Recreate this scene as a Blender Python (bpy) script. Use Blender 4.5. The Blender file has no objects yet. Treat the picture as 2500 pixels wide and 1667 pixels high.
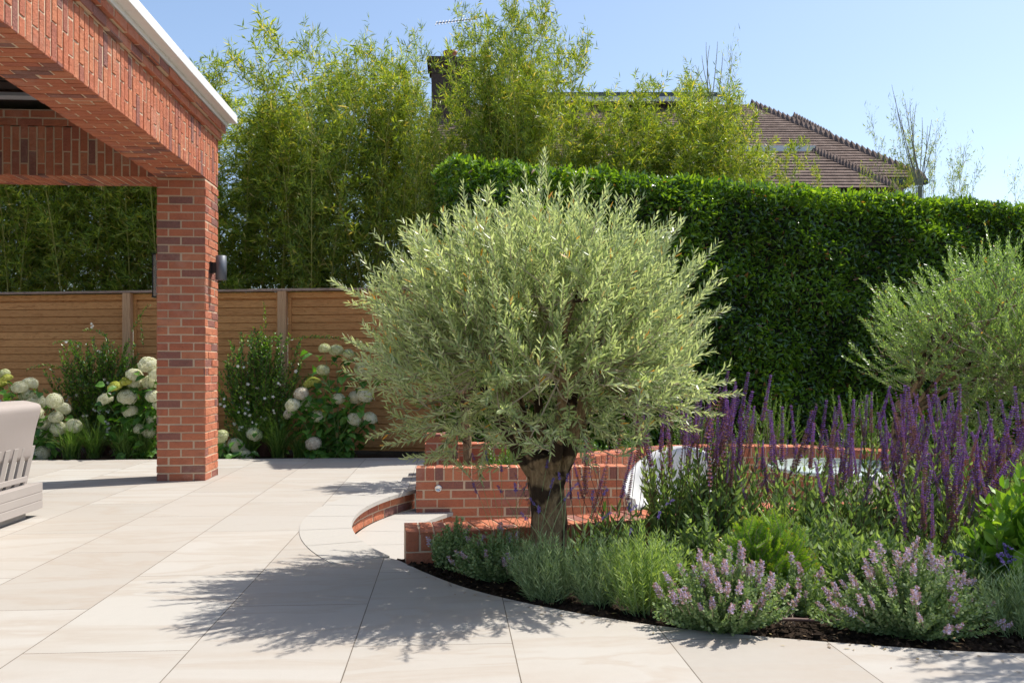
import bpy, bmesh, math, random
import numpy as np
from mathutils import Vector, Matrix, noise, Quaternion
from mathutils.geometry import tessellate_polygon
rad = math.radians
scene = bpy.context.scene
COL = scene.collection
random.seed(5)

# ------------------------------------------------------------------ camera
PSI = rad(3.98); CH = 1.05; FP = 2156.0
cp, sp = math.cos(PSI), math.sin(PSI)
def C(x, d, z=0.0):
    "x metres right of and d metres ahead of the viewpoint -> world"
    return Vector((x*cp + d*sp, -x*sp + d*cp, z))
def PV(vx, vy, d):
    x = (vx*1.063-1250)/FP*d
    z = CH - (vy*1.063-895)/FP*d
    return C(x, d, z)
cam = bpy.data.cameras.new('camera'); camo = bpy.data.objects.new('camera', cam); COL.objects.link(camo)
camo.location = (0, 0, CH); camo.rotation_euler = (rad(90), 0, -PSI)
cam.sensor_width = 36; cam.lens = FP/2500*36; cam.shift_y = (895-833.5)/2500
cam.clip_end = 2000; cam.clip_start = 0.05
cam.dof.use_dof = True; cam.dof.focus_distance = 4.6; cam.dof.aperture_fstop = 9
scene.camera = camo
# ------------------------------------------------------------------ light
ELEV = rad(59.5)
sx, sy = 0.885, 0.45
hv = C(sx, sy).normalized()
SUN = Vector((hv.x*math.cos(ELEV), hv.y*math.cos(ELEV), math.sin(ELEV)))
sl = bpy.data.lights.new('sun', 'SUN'); slo = bpy.data.objects.new('sun', sl); COL.objects.link(slo)
sl.energy = 4.6; sl.angle = rad(0.53); sl.color = (1.0, 0.955, 0.88)
slo.rotation_euler = SUN.to_track_quat('Z', 'Y').to_euler(); slo.location = (5, 5, 20)
w = bpy.data.worlds.new('World'); scene.world = w; w.use_nodes = True
nt = w.node_tree; nt.nodes.clear()
sk = nt.nodes.new('ShaderNodeTexSky'); sk.sky_type = 'NISHITA'; sk.sun_disc = False
sk.sun_elevation = ELEV; sk.sun_rotation = math.atan2(hv.x, hv.y)
sk.air_density = 1.0; sk.dust_density = 1.3; sk.ozone_density = 1.0
bg = nt.nodes.new('ShaderNodeBackground'); bg.inputs[1].default_value = 0.15
wo = nt.nodes.new('ShaderNodeOutputWorld')
nt.links.new(sk.outputs[0], bg.inputs[0]); nt.links.new(bg.outputs[0], wo.inputs[0])
scene.view_settings.view_transform = 'Standard'; scene.view_settings.look = 'None'
scene.view_settings.exposure = 0.44; scene.view_settings.gamma = 1
scene.render.engine = 'CYCLES'
scene.cycles.max_bounces = 8; scene.cycles.transparent_max_bounces = 8

# ------------------------------------------------------------------ materials
def newmat(name):
    m = bpy.data.materials.new(name); m.use_nodes = True
    n = m.node_tree; n.nodes.clear()
    out = n.nodes.new('ShaderNodeOutputMaterial')
    return m, n, out
def N(n, t, **kw):
    x = n.nodes.new(t)
    for k, v in kw.items(): setattr(x, k, v)
    return x
def ramp(n, src, stops, interp='LINEAR'):
    r = N(n, 'ShaderNodeValToRGB'); r.color_ramp.interpolation = interp
    e = r.color_ramp.elements
    while len(e) < len(stops): e.new(0.5)
    for i, (p, c) in enumerate(stops):
        e[i].position = p; e[i].color = (c[0], c[1], c[2], 1)
    n.links.new(src, r.inputs[0]); return r.outputs[0]
def noisetex(n, scale, detail=4, vec=None, rough=0.5, dist=0):
    t = N(n, 'ShaderNodeTexNoise'); t.inputs['Scale'].default_value = scale
    t.inputs['Detail'].default_value = detail; t.inputs['Roughness'].default_value = rough
    t.inputs['Distortion'].default_value = dist
    if vec is not None: n.links.new(vec, t.inputs['Vector'])
    return t.outputs['Fac']
def mixc(n, fac, a, b, mode='MIX'):
    m = N(n, 'ShaderNodeMix', data_type='RGBA', blend_type=mode)
    for sock, v in ((m.inputs[0], fac), (m.inputs[6], a), (m.inputs[7], b)):
        if hasattr(v, 'is_linked') or hasattr(v, 'links'): n.links.new(v, sock)
        elif isinstance(v, (int, float)): sock.default_value = v
        else: sock.default_value = (v[0], v[1], v[2], 1)
    return m.outputs[2]
def mathn(n, op, a, b=None, c=None):
    m = N(n, 'ShaderNodeMath', operation=op)
    for i, v in enumerate((a, b, c)):
        if v is None: continue
        if isinstance(v, (int, float)): m.inputs[i].default_value = v
        else: n.links.new(v, m.inputs[i])
    return m.outputs[0]
def mapping(n, scale=(1, 1, 1), rot=(0, 0, 0), loc=(0, 0, 0), coord='Object'):
    t = N(n, 'ShaderNodeTexCoord'); m = N(n, 'ShaderNodeMapping')
    m.inputs['Scale'].default_value = scale; m.inputs['Rotation'].default_value = rot; m.inputs['Location'].default_value = loc
    n.links.new(t.outputs[coord], m.inputs[0]); return m.outputs[0]
def bump(n, h, strength=0.3, dist=0.01):
    b = N(n, 'ShaderNodeBump'); b.inputs['Strength'].default_value = strength; b.inputs['Distance'].default_value = dist
    n.links.new(h, b.inputs['Height']); return b.outputs[0]
def princ(n, out, col, rough=0.6, normal=None, metal=0, spec=0.5):
    p = N(n, 'ShaderNodeBsdfPrincipled')
    for sock, v in ((p.inputs['Base Color'], col), (p.inputs['Roughness'], rough)):
        if isinstance(v, (int, float)): sock.default_value = v
        elif isinstance(v, (tuple, list)): sock.default_value = (v[0], v[1], v[2], 1)
        else: n.links.new(v, sock)
    p.inputs['Metallic'].default_value = metal
    p.inputs['Specular IOR Level'].default_value = spec
    if normal is not None: n.links.new(normal, p.inputs['Normal'])
    if out is not None: n.links.new(p.outputs[0], out.inputs[0])
    return p.outputs[0]
def rndattr(n):
    a = N(n, 'ShaderNodeAttribute'); a.attribute_name = 'rnd'; return a.outputs['Fac']
def leafmat(name, stops, trans=0.35, tcol=(1.25, 1.25, 0.5), rough=0.42, spec=0.5, interp='LINEAR', back=None):
    m, n, out = newmat(name)
    c = ramp(n, rndattr(n), stops, interp)
    if back:
        gm_ = N(n, 'ShaderNodeNewGeometry'); f_ = mathn(n, 'MULTIPLY', gm_.outputs['Backfacing'], back[1]); c = mixc(n, f_, c, back[0])
    p = princ(n, None, c, rough, spec=spec)
    t = N(n, 'ShaderNodeBsdfTranslucent')
    n.links.new(mixc(n, 1.0, c, tcol, 'MULTIPLY'), t.inputs[0])
    mx = N(n, 'ShaderNodeMixShader'); mx.inputs[0].default_value = trans
    n.links.new(p, mx.inputs[1]); n.links.new(t.outputs[0], mx.inputs[2]); n.links.new(mx.outputs[0], out.inputs[0])
    return m
def simple(name, col, rough=0.5, metal=0, nscale=40, nvar=0.12, bstr=0.1, spec=0.5):
    m, n, out = newmat(name)
    f = noisetex(n, nscale, 4, mapping(n))
    c = mixc(n, f, [v*(1-nvar) for v in col], [min(1, v*(1+nvar)) for v in col])
    princ(n, out, c, rough, bump(n, f, bstr, 0.003), metal, spec)
    return m
M = {}
def brickmat():
    m, n, out = newmat('clay_brick')
    a = rndattr(n)
    c = ramp(n, a, [(0, (.54, .175, .08)), (.3, (.46, .13, .062)), (.55, (.58, .22, .105)), (.72, (.41, .12, .068)), (.82, (.22, .09, .075)), (1, (.115, .08, .085))])
    v = mapping(n)
    f = noisetex(n, 60, 5, v, .65); g = noisetex(n, 9, 3, v)
    c = mixc(n, mathn(n, 'MULTIPLY', f, .55), c, (.62, .25, .16))
    c = mixc(n, ramp(n, g, [(.45, (0, 0, 0)), (.8, (.35, .35, .35))]), c, (.2, .085, .07))
    sp2 = noisetex(n, 170, 2, v)
    c = mixc(n, ramp(n, sp2, [(.66, (0, 0, 0)), (.72, (.5, .5, .5))]), c, (.06, .035, .03))
    bl_ = noisetex(n, 3.2, 5, v, .65); c = mixc(n, ramp(n, bl_, [(.55, (0, 0, 0)), (.75, (.28, .28, .28))]), c, (.62, .47, .38))
    princ(n, out, c, .85, bump(n, mathn(n, 'ADD', f, mathn(n, 'MULTIPLY', noisetex(n, 22, 6, v, .7), 1.6)), .9, .012), spec=.25); return m
M['brick'] = brickmat()
M['mortar'] = simple('lime_mortar', (.62, .47, .33), .95, nscale=120, nvar=.2, bstr=.5, spec=.1)
M['stone'] = simple('white_stone', (.78, .765, .73), .7, nscale=14, nvar=.05, bstr=.1, spec=.3)
def pavemat():
    m, n, out = newmat('sandstone_paving')
    tc = N(n, 'ShaderNodeTexCoord'); sep = N(n, 'ShaderNodeSeparateXYZ'); n.links.new(tc.outputs['Object'], sep.inputs[0])
    X, Y = sep.outputs[0], sep.outputs[1]
    u = mathn(n, 'DIVIDE', mathn(n, 'ADD', X, .365+60*.6), .6)
    row = mathn(n, 'FLOOR', u); fu = mathn(n, 'FRACT', u)
    odd = mathn(n, 'MODULO', row, 2.0)
    # rows: joint phase alternates .93 / .35
    ph = mathn(n, 'MULTIPLY_ADD', odd, -.60, .95)
    vv = mathn(n, 'DIVIDE', mathn(n, 'ADD', mathn(n, 'SUBTRACT', Y, ph), 120.0), 1.2)
    colr = mathn(n, 'FLOOR', vv); fv = mathn(n, 'FRACT', vv)
    du = mathn(n, 'MULTIPLY', mathn(n, 'MINIMUM', fu, mathn(n, 'SUBTRACT', 1.0, fu)), .6)
    dv = mathn(n, 'MULTIPLY', mathn(n, 'MINIMUM', fv, mathn(n, 'SUBTRACT', 1.0, fv)), 1.2)
    dmin = mathn(n, 'MINIMUM', du, dv)
    wob = mathn(n, 'MULTIPLY', noisetex(n, 9, 2, tc.outputs['Object']), .0016)
    joint = mathn(n, 'LESS_THAN', dmin, mathn(n, 'ADD', wob, .0012))
    cmb = N(n, 'ShaderNodeCombineXYZ'); n.links.new(row, cmb.inputs[0]); n.links.new(colr, cmb.inputs[1])
    wn = N(n, 'ShaderNodeTexWhiteNoise'); wn.noise_dimensions = '3D'; n.links.new(cmb.outputs[0], wn.inputs[0])
    tone = wn.outputs[0]
    # veins: offset vector per slab
    off = N(n, 'ShaderNodeVectorMath', operation='SCALE'); n.links.new(wn.outputs[1], off.inputs[0]); off.inputs[3].default_value = 13
    add = N(n, 'ShaderNodeVectorMath', operation='ADD'); n.links.new(tc.outputs['Object'], add.inputs[0]); n.links.new(off.outputs[0], add.inputs[1])
    mp = N(n, 'ShaderNodeMapping'); mp.inputs['Rotation'].default_value = (0, 0, rad(-38)); mp.inputs['Scale'].default_value = (.45, 1.7, 1)
    n.links.new(add.outputs[0], mp.inputs[0])
    vein = noisetex(n, 1.5, 5, mp.outputs[0], .55, .6)
    fine = noisetex(n, 160, 3, tc.outputs['Object'], .7); mid = noisetex(n, 22, 4, tc.outputs['Object'])
    c = ramp(n, tone, [(0, (.365, .335, .295)), (.35, (.465, .44, .40)), (.65, (.41, .38, .34)), (1, (.505, .49, .45))])
    c = mixc(n, ramp(n, vein, [(.42, (0, 0, 0)), (.50, (.5, .5, .5)), (.53, (.08, .08, .08)), (.62, (.2, .2, .2)), (.75, (.5, .5, .5))]), c, (.36, .29, .225))
    c = mixc(n, mathn(n, 'MULTIPLY', fine, .42), c, (.31, .27, .22))
    c = mixc(n, mathn(n, 'MULTIPLY', mid, .10), c, (.66, .62, .57))
    stain = noisetex(n, 1.1, 6, tc.outputs['Object'], .6)
    c = mixc(n, ramp(n, stain, [(.52, (0, 0, 0)), (.72, (.42, .42, .42))]), c, (.38, .34, .29))
    c = mixc(n, joint, c, (.13, .105, .08))
    h = mathn(n, 'SUBTRACT', mathn(n, 'MULTIPLY', fine, .12), joint)
    princ(n, out, c, .72, bump(n, h, .35, .003), spec=.3); return m
M['paving'] = pavemat()
def soilmat():
    m, n, out = newmat('dark_soil')
    v = mapping(n); f = noisetex(n, 30, 8, v, .75); g = noisetex(n, 140, 3, v)
    c = ramp(n, f, [(.3, (.012, .008, .006)), (.55, (.05, .033, .022)), (.75, (.13, .09, .06))])
    princ(n, out, c, .95, bump(n, f, 1.0, .03), spec=.1); return m
M['soil'] = soilmat()
def woodmat(name, a, b, dirn='X', gs=1.0):
    m, n, out = newmat(name)
    sc = (1.2, 14, 30) if dirn == 'X' else (30, 14, 1.2)
    v = mapping(n, scale=sc)
    f = noisetex(n, 1.6*gs, 6, v, .6, 1.5)
    r = rndattr(n)
    c = ramp(n, f, [(.3, a), (.5, b), (.62, [x*.8 for x in a]), (.75, b)])
    c = mixc(n, mathn(n, 'MULTIPLY', r, .35), c, [x*.55 for x in a])
    princ(n, out, c, .75, bump(n, f, .35, .004), spec=.25); return m
M['fence'] = woodmat('cedar_board', (.50, .215, .07), (.68, .35, .135))
M['post'] = woodmat('cedar_post', (.52, .28, .14), (.66, .42, .24), 'Z')
M['bark'] = None
def barkmat():
    m, n, out = newmat('olive_bark')
    v = mapping(n, scale=(1, 1, .35)); v2 = mapping(n, scale=(1, 1, .8))
    f = noisetex(n, 55, 6, v, .7, .4); g = noisetex(n, 6.5, 3, v2, .6, .4)
    c = ramp(n, f, [(.25, (.10, .06, .03)), (.5, (.33, .215, .115)), (.75, (.50, .36, .21))])
    c = mixc(n, ramp(n, g, [(.50, (0, 0, 0)), (.56, (.92, .92, .92))]), c, (.035, .02, .014))
    princ(n, out, c, .9, bump(n, f, 1.0, .025), spec=.2); return m
M['bark'] = barkmat()
M['twig'] = simple('grey_twig', (.30, .25, .17), .8)
M['olive'] = leafmat('olive_leaf', [(0, (.06, .10, .045)), (.25, (.22, .30, .125)), (.6, (.43, .515, .245)), (.93, (.61, .665, .38)), (.985, (.42, .46, .29)), (.99, (.75, .33, .04)), (1, (.8, .4, .05))], .44, (1.28, 1.3, .68), .36, .6, back=((.52, .56, .40), .55))
M['olive2'] = leafmat('young_olive_leaf', [(0, (.08, .13, .05)), (.4, (.22, .33, .11)), (.9, (.34, .45, .19)), (.985, (.30, .38, .18)), (.99, (.6, .25, .04)), (1, (.6, .3, .05))], .42, (1.3, 1.45, .5), .38, .6, back=((.30, .38, .18), .4))
M['bamboo'] = leafmat('bamboo_leaf', [(0, (.05, .09, .015)), (.35, (.21, .32, .045)), (.7, (.41, .50, .08)), (.93, (.62, .56, .11)), (1, (.74, .60, .24))], .5, (1.5, 1.35, .4), .38, .6)
M['culm'] = simple('bamboo_culm', (.36, .33, .07), .45, nscale=12, nvar=.4)
M['drycane'] = simple('dry_cane', (.26, .24, .17), .7, nscale=12, nvar=.4)
M['hedge'] = leafmat('laurel_leaf', [(0, (.03, .065, .015)), (.35, (.10, .21, .03)), (.75, (.235, .39, .045)), (.97, (.40, .56, .07)), (1, (.3, .16, .08))], .40, (1.6, 1.5, .3), .24, .9)
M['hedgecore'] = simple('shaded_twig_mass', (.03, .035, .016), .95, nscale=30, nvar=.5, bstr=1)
M['sagegreen'] = leafmat('sage_leaf', [(0, (.09, .15, .05)), (.5, (.21, .30, .11)), (1, (.38, .47, .20))], .40, (1.2, 1.3, .5), .5, .4)
M['sagestem'] = simple('maroon_stem', (.13, .055, .045), .6)
M['spike'] = leafmat('sage_floret', [(0, (.26, .12, .10)), (.25, (.42, .23, .18)), (.45, (.34, .15, .19)), (.5, (.19, .07, .30)), (.8, (.29, .14, .46)), (1, (.46, .29, .60))], .25, (1.1, 1, 1.1), .6, .3)
M['catgreen'] = leafmat('catmint_leaf', [(0, (.12, .19, .07)), (.5, (.27, .37, .15)), (1, (.42, .50, .26))], .3, (1.1, 1.2, .5), .6, .3)
M['catflower'] = leafmat('catmint_floret', [(0, (.46, .28, .23)), (.5, (.66, .48, .43)), (.6, (.56, .48, .66)), (1, (.78, .70, .86))], .3, (1, 1, 1), .6, .3)
M['lavgreen'] = leafmat('lavender_leaf', [(0, (.12, .18, .07)), (.5, (.30, .40, .18)), (1, (.46, .55, .30))], .25, (1.1, 1.2, .5), .55, .3)
M['lavsunlit'] = leafmat('sunlit_lavender_leaf', [(0, (.12, .20, .05)), (.5, (.34, .48, .14)), (1, (.52, .62, .26))], .4, (1.3, 1.3, .4), .55, .3)  # lavender leaf with sunlight painted into a brighter, yellower colour
M['lavflower'] = leafmat('lavender_floret', [(0, (.12, .08, .25)), (1, (.30, .22, .58))], .25, (1, 1, 1), .6, .3)
M['yew'] = leafmat('yew_needle', [(0, (.04, .12, .02)), (.4, (.14, .30, .035)), (.8, (.36, .52, .05)), (.95, (.36, .42, .05)), (1, (.55, .30, .04))], .3, (1.2, 1.2, .4), .4, .5)
M['hydgreen'] = leafmat('hydrangea_leaf', [(0, (.05, .14, .03)), (.6, (.11, .26, .045)), (1, (.20, .38, .08))], .42, (1.3, 1.4, .3), .45, .4)
M['cream'] = leafmat('cream_petal', [(0, (.50, .52, .27)), (.3, (.82, .81, .62)), (1, (.92, .91, .80))], .5, (1.05, 1.05, .9), .7, .2)
M['lime'] = leafmat('lime_petal', [(0, (.33, .36, .05)), (.5, (.55, .57, .10)), (1, (.70, .70, .25))], .3, (1, 1, .6), .7, .2)
M['palelime'] = leafmat('pale_lime_petal', [(0, (.38, .42, .18)), (.5, (.60, .62, .33)), (1, (.74, .74, .5))], .3, (1, 1, .6), .7, .2)
M['faded'] = leafmat('faded_petal', [(0, (.46, .40, .28)), (.5, (.66, .60, .47)), (1, (.80, .75, .62))], .3, (1, 1, .9), .7, .2)
M['jasleaf'] = leafmat('jasmine_leaf', [(0, (.04, .10, .02)), (.6, (.10, .22, .035)), (.93, (.22, .37, .05)), (1, (.35, .40, .06))], .3, (1.3, 1.4, .3), .32, .6)
M['white'] = leafmat('white_petal', [(0, (.8, .8, .74)), (1, (.9, .9, .86))], .3, (1, 1, .9), .6, .2)
M['grassy'] = leafmat('strap_leaf', [(0, (.06, .13, .025)), (.6, (.13, .24, .05)), (1, (.28, .38, .12))], .35, (1.2, 1.3, .4), .38, .5)
M['brightleaf'] = leafmat('bright_shrub_leaf', [(0, (.12, .25, .03)), (.5, (.20, .38, .045)), (1, (.34, .50, .08))], .42, (1.3, 1.3, .35), .42, .4)
M['boxleaf'] = leafmat('small_shrub_leaf', [(0, (.06, .14, .025)), (.6, (.14, .27, .04)), (1, (.25, .40, .07))], .35, (1.2, 1.3, .4), .38, .5)
M['conifer'] = leafmat('blue_conifer_needle', [(0, (.05, .09, .08)), (1, (.12, .17, .15))], .2, (1, 1, .8), .5, .4)
M['rooftile'] = None
def roofmat():
    m, n, out = newmat('brown_roof_tile')
    tc = N(n, 'ShaderNodeTexCoord'); sep = N(n, 'ShaderNodeSeparateXYZ'); n.links.new(tc.outputs['Object'], sep.inputs[0])
    s = N(n, 'ShaderNodeMath', operation='FRACT'); n.links.new(mathn(n, 'DIVIDE', sep.outputs[2], .125), s.inputs[0])
    v = mapping(n); f = noisetex(n, 6, 6, v, .7); g = noisetex(n, 40, 3, v)
    c = ramp(n, f, [(.3, (.085, .06, .05)), (.5, (.14, .098, .08)), (.7, (.22, .165, .14))])
    c = mixc(n, ramp(n, g, [(.55, (0, 0, 0)), (.75, (.5, .5, .5))]), c, (.27, .22, .18))
    princ(n, out, c, .9, bump(n, mathn(n, 'ADD', mathn(n, 'SUBTRACT', 1.0, s.outputs[0]), mathn(n, 'MULTIPLY', g, .3)), 1.0, .05), spec=.15); return m
M['rooftile'] = roofmat()
M['render'] = simple('pale_render', (.62, .58, .52), .9, nscale=8)
M['slate'] = simple('dark_slate', (.045, .055, .07), .55, nscale=8)
M['whitetrim'] = simple('white_trim', (.75, .75, .73), .5)
M['stackbrick'] = simple('sooty_brick', (.09, .06, .045), .95, nscale=14, nvar=.5, bstr=.6)
M['terracotta'] = simple('terracotta', (.50, .20, .12), .8, nscale=10)
M['alu'] = simple('dull_aluminium', (.10, .10, .11), .5, .5)
M['dish'] = simple('grey_dish', (.32, .34, .36), .6)
M['lampmetal'] = simple('anthracite_metal', (.11, .12, .14), .5, .3, nscale=200)
M['black'] = simple('black_metal', (.012, .012, .013), .4, .3)
M['chrome'] = simple('brushed_steel', (.7, .7, .7), .25, 1)
M['rail'] = simple('grey_aluminium', (.30, .31, .33), .5)
M['plastic'] = simple('white_moulded_plastic', (.74, .73, .70), .42, nscale=5, nvar=.04)
M['tabletop'] = simple('frosted_table_top', (.55, .62, .58), .2, nscale=5, nvar=.05)
M['sofawood'] = simple('taupe_painted_aluminium', (.37, .33, .30), .5, nscale=8, nvar=.05)
def fabric(name, col):
    m, n, out = newmat(name); v = mapping(n)
    f = noisetex(n, 420, 2, v, .8); g = noisetex(n, 5, 3, v)
    c = mixc(n, f, [x*.8 for x in col], [x*1.15 for x in col]); c = mixc(n, mathn(n, 'MULTIPLY', g, .15), c, [x*.8 for x in col])
    princ(n, out, c, .95, bump(n, f, .4, .002), spec=.15); return m
M['cushion'] = fabric('beige_weave', (.39, .34, .31))
M['navy'] = fabric('navy_weave', (.055, .065, .09))
M['pipe'] = simple('brown_drip_pipe', (.12, .06, .045), .6)
M['dry'] = simple('dry_stalk', (.36, .28, .2), .9)
m, n_, out_ = newmat('lantern_glass')
gl = N(n_, 'ShaderNodeBsdfGlass'); gl.inputs['Roughness'].default_value = .02; gl.inputs['IOR'].default_value = 1.05
gp = princ(n_, None, (.5, .45, .42), .15); gm = N(n_, 'ShaderNodeMixShader'); gm.inputs[0].default_value = .35
n_.links.new(gl.outputs[0], gm.inputs[1]); n_.links.new(gp, gm.inputs[2]); n_.links.new(gm.outputs[0], out_.inputs[0]); M['glass'] = m

# ------------------------------------------------------------------ mesh helpers
class G:
    def __init__(s): s.V = []; s.Q = []; s.R = []; s.MI = []; s.n = 0
    def add(s, V, Q, R=0.5, mi=0):
        V = np.asarray(V, float).reshape(-1, 3); Q = np.asarray(Q, int).reshape(-1, 4)
        s.V.append(V); s.Q.append(Q + s.n); s.n += len(V)
        s.R.append(np.full(len(V), R) if np.isscalar(R) else np.asarray(R, float))
        s.MI.append(np.full(len(Q), mi, int))
    def data(s, name, mats, off=(0, 0, 0), smooth=False):
        V = np.concatenate(s.V) - np.array(off); Q = np.concatenate(s.Q); R = np.concatenate(s.R); MI = np.concatenate(s.MI)
        me = bpy.data.meshes.new(name)
        # quads; a repeated last index marks a triangle
        tri = Q[:, 2] == Q[:, 3]
        tot = np.where(tri, 3, 4).astype(np.int32); st = np.concatenate(([0], np.cumsum(tot)[:-1])).astype(np.int32)
        mask = np.ones(Q.shape, bool); mask[tri, 3] = False
        loops = Q[mask].astype(np.int32)
        me.vertices.add(len(V)); me.vertices.foreach_set('co', V.astype(np.float32).ravel())
        me.loops.add(len(loops)); me.loops.foreach_set('vertex_index', loops)
        me.polygons.add(len(Q)); me.polygons.foreach_set('loop_start', st); me.polygons.foreach_set('loop_total', tot)
        me.polygons.foreach_set('material_index', MI.astype(np.int32))
        me.polygons.foreach_set('use_smooth', np.full(len(Q), smooth))
        for m in (mats if isinstance(mats, (list, tuple)) else [mats]): me.materials.append(m)
        me.update(calc_edges=True)
        a = me.attributes.new('rnd', 'FLOAT', 'POINT'); a.data.foreach_set('value', R.astype(np.float32))
        return me
    def build(s, name, mats, parent=None, smooth=False, origin=None):
        off = parent_world(parent) if parent else (origin or (0, 0, 0))
        o = bpy.data.objects.new(name, s.data(name, mats, tuple(off), smooth)); COL.objects.link(o)
        if parent: o.parent = parent
        elif origin: o.location = origin
        return o
def parent_world(p):
    v = Vector(p.location)
    while p.parent: p = p.parent; v = v + p.location
    return v
def tag(o, label=None, cat=None, group=None, kind=None):
    if label: o['label'] = label
    if cat: o['category'] = cat
    if group: o['group'] = group
    if kind: o['kind'] = kind
    return o
def thing(name, loc, label, cat, group=None):
    o = bpy.data.objects.new(name, None); COL.objects.link(o); o.location = loc; o.empty_display_size = .1
    return tag(o, label, cat, group)
def link(name, me, parent, loc, rot=None, scale=None):
    o = bpy.data.objects.new(name, me); COL.objects.link(o); o.parent = parent
    o.location = Vector(loc) - parent_world(parent) if parent else loc
    if rot is not None: o.rotation_mode = 'QUATERNION'; o.rotation_quaternion = rot
    if scale is not None: o.scale = (scale,)*3 if isinstance(scale, (int, float)) else scale
    return o
BOXQ = [(0, 3, 2, 1), (4, 5, 6, 7), (0, 1, 5, 4), (1, 2, 6, 5), (2, 3, 7, 6), (3, 0, 4, 7)]
def box(g, a, b, R=.5, mi=0, f=None, bev=0):
    x0, y0, z0 = a; x1, y1, z1 = b
    if bev:
        vs = []
        c = [(x0, y0), (x1, y0), (x1, y1), (x0, y1)]; ci = [(x0+bev, y0+bev), (x1-bev, y0+bev), (x1-bev, y1-bev), (x0+bev, y1-bev)]
        for (L, z) in ((ci, z0), (c, z0+bev), (c, z1-bev), (ci, z1)): vs += [(p[0], p[1], z) for p in L]
        q = [(3, 2, 1, 0), (12, 13, 14, 15)]
        for k in range(3):
            for i in range(4): j = (i+1) % 4; q.append((k*4+i, k*4+j, k*4+4+j, k*4+4+i))
    else:
        vs = [(x0, y0, z0), (x1, y0, z0), (x1, y1, z0), (x0, y1, z0), (x0, y0, z1), (x1, y0, z1), (x1, y1, z1), (x0, y1, z1)]; q = BOXQ
    if f: vs = [tuple(f(*v)) for v in vs]
    g.add(vs, q, R, mi)
def unit(a): return a/np.maximum(np.linalg.norm(a, axis=-1, keepdims=True), 1e-9)
TM = {'n': (np.array([0, .42, .42, 1, .5]), np.array([0, .5, -.5, 0, 0]), np.array([0, .0, .0, 0, -1.]), np.array([(0, 2, 4, 1), (4, 2, 3, 1)])),
      'l': (np.array([0, .28, .28, .68, .68, 1]), np.array([0, .45, -.45, .45, -.45, 0]), np.array([0, 0, 0, 0, 0, 0.]), np.array([(0, 2, 1, 1), (1, 2, 4, 3), (3, 4, 5, 5)])),
      'w': (np.array([0, .22, .60, 1, .60, .22, .28, .65]), np.array([0, .42, .46, 0, -.46, -.42, 0, 0]), np.array([0, .6, .6, 0, .6, .6, 0, 0]),
            np.array([(0, 5, 6, 1), (6, 5, 4, 7), (1, 6, 7, 2), (7, 4, 3, 2)]))}
def leaves(g, P, D, U, L, W, kind='n', fold=.08, droop=.1, rnd=None, rng=None, mi=0):
    P = np.asarray(P, float); n = len(P)
    if n == 0: return
    D = unit(np.asarray(D, float)); L = np.broadcast_to(L, (n,)); W = np.broadcast_to(W, (n,))
    S = unit(np.cross(D, U)); Nn = np.cross(S, D)
    t, s, h, q = TM[kind]; k = len(t)
    V = P[:, None] + D[:, None]*(L[:, None]*t)[..., None] + S[:, None]*(W[:, None]*s)[..., None] + Nn[:, None]*((W[:, None]*h*fold*2) - (L[:, None]*droop*t*t))[..., None]
    Q = (q[None] + (np.arange(n)*k)[:, None, None]).reshape(-1, 4)
    if rnd is None: rnd = rng.random(n)
    g.add(V.reshape(-1, 3), Q, np.repeat(rnd, k), mi)
def tube(g, pts, r, sides=5, R=.5, mi=0, cap=False):
    pts = np.asarray(pts, float); m = len(pts); r = np.broadcast_to(r, (m,))
    T = unit(np.gradient(pts, axis=0)); ref = np.array([0, 0, 1.]) if abs(T[0][2]) < .9 else np.array([1., 0, 0])
    A = unit(np.cross(T, ref)); B = np.cross(T, A); a = np.arange(sides)/sides*2*np.pi
    V = pts[:, None] + A[:, None]*(r[:, None]*np.cos(a))[..., None] + B[:, None]*(r[:, None]*np.sin(a))[..., None]
    i = np.arange(sides); j = (i+1) % sides; Q = []
    for k in range(m-1): Q.append(np.stack([k*sides+i, k*sides+j, (k+1)*sides+j, (k+1)*sides+i], 1))
    V = V.reshape(-1, 3)
    if cap:
        V = np.vstack([V, pts[0], pts[-1]]); b = m*sides
        Q.append(np.stack([j, i, np.full(sides, b), np.full(sides, b)], 1))
        Q.append(np.stack([(m-1)*sides+i, (m-1)*sides+j, np.full(sides, b+1), np.full(sides, b+1)], 1))
    g.add(V, np.concatenate(Q), R, mi)
def lathe(g, c, prof, sides=24, R=.5, mi=0):
    V = []; a = np.arange(sides)/sides*2*np.pi
    for r, z in prof: V.append(np.stack([c[0]+r*np.cos(a), c[1]+r*np.sin(a), np.full(sides, c[2]+z)], 1))
    i = np.arange(sides); j = (i+1) % sides
    Q = [np.stack([k*sides+i, k*sides+j, (k+1)*sides+j, (k+1)*sides+i], 1) for k in range(len(prof)-1)]
    g.add(np.concatenate(V), np.concatenate(Q), R, mi)
def curve(p0, p1, bend, m=6):
    t = np.linspace(0, 1, m)[:, None]; p0 = np.array(p0); p1 = np.array(p1); b = np.array(bend)
    return p0*(1-t)**2 + 2*(.5*(p0+p1)+b)*t*(1-t) + p1*t**2
def smooth_line(pts, k=6):
    P = [np.array(p, float) for p in pts]; P = [2*P[0]-P[1]] + P + [2*P[-1]-P[-2]]; out = []
    for i in range(1, len(P)-2):
        for t in np.arange(k)/k:
            a, b, c, d = P[i-1], P[i], P[i+1], P[i+2]
            out.append(.5*((2*b)+(-a+c)*t+(2*a-5*b+4*c-d)*t*t+(-a+3*b-3*c+d)*t**3))
    out.append(P[-2]); return out
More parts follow.
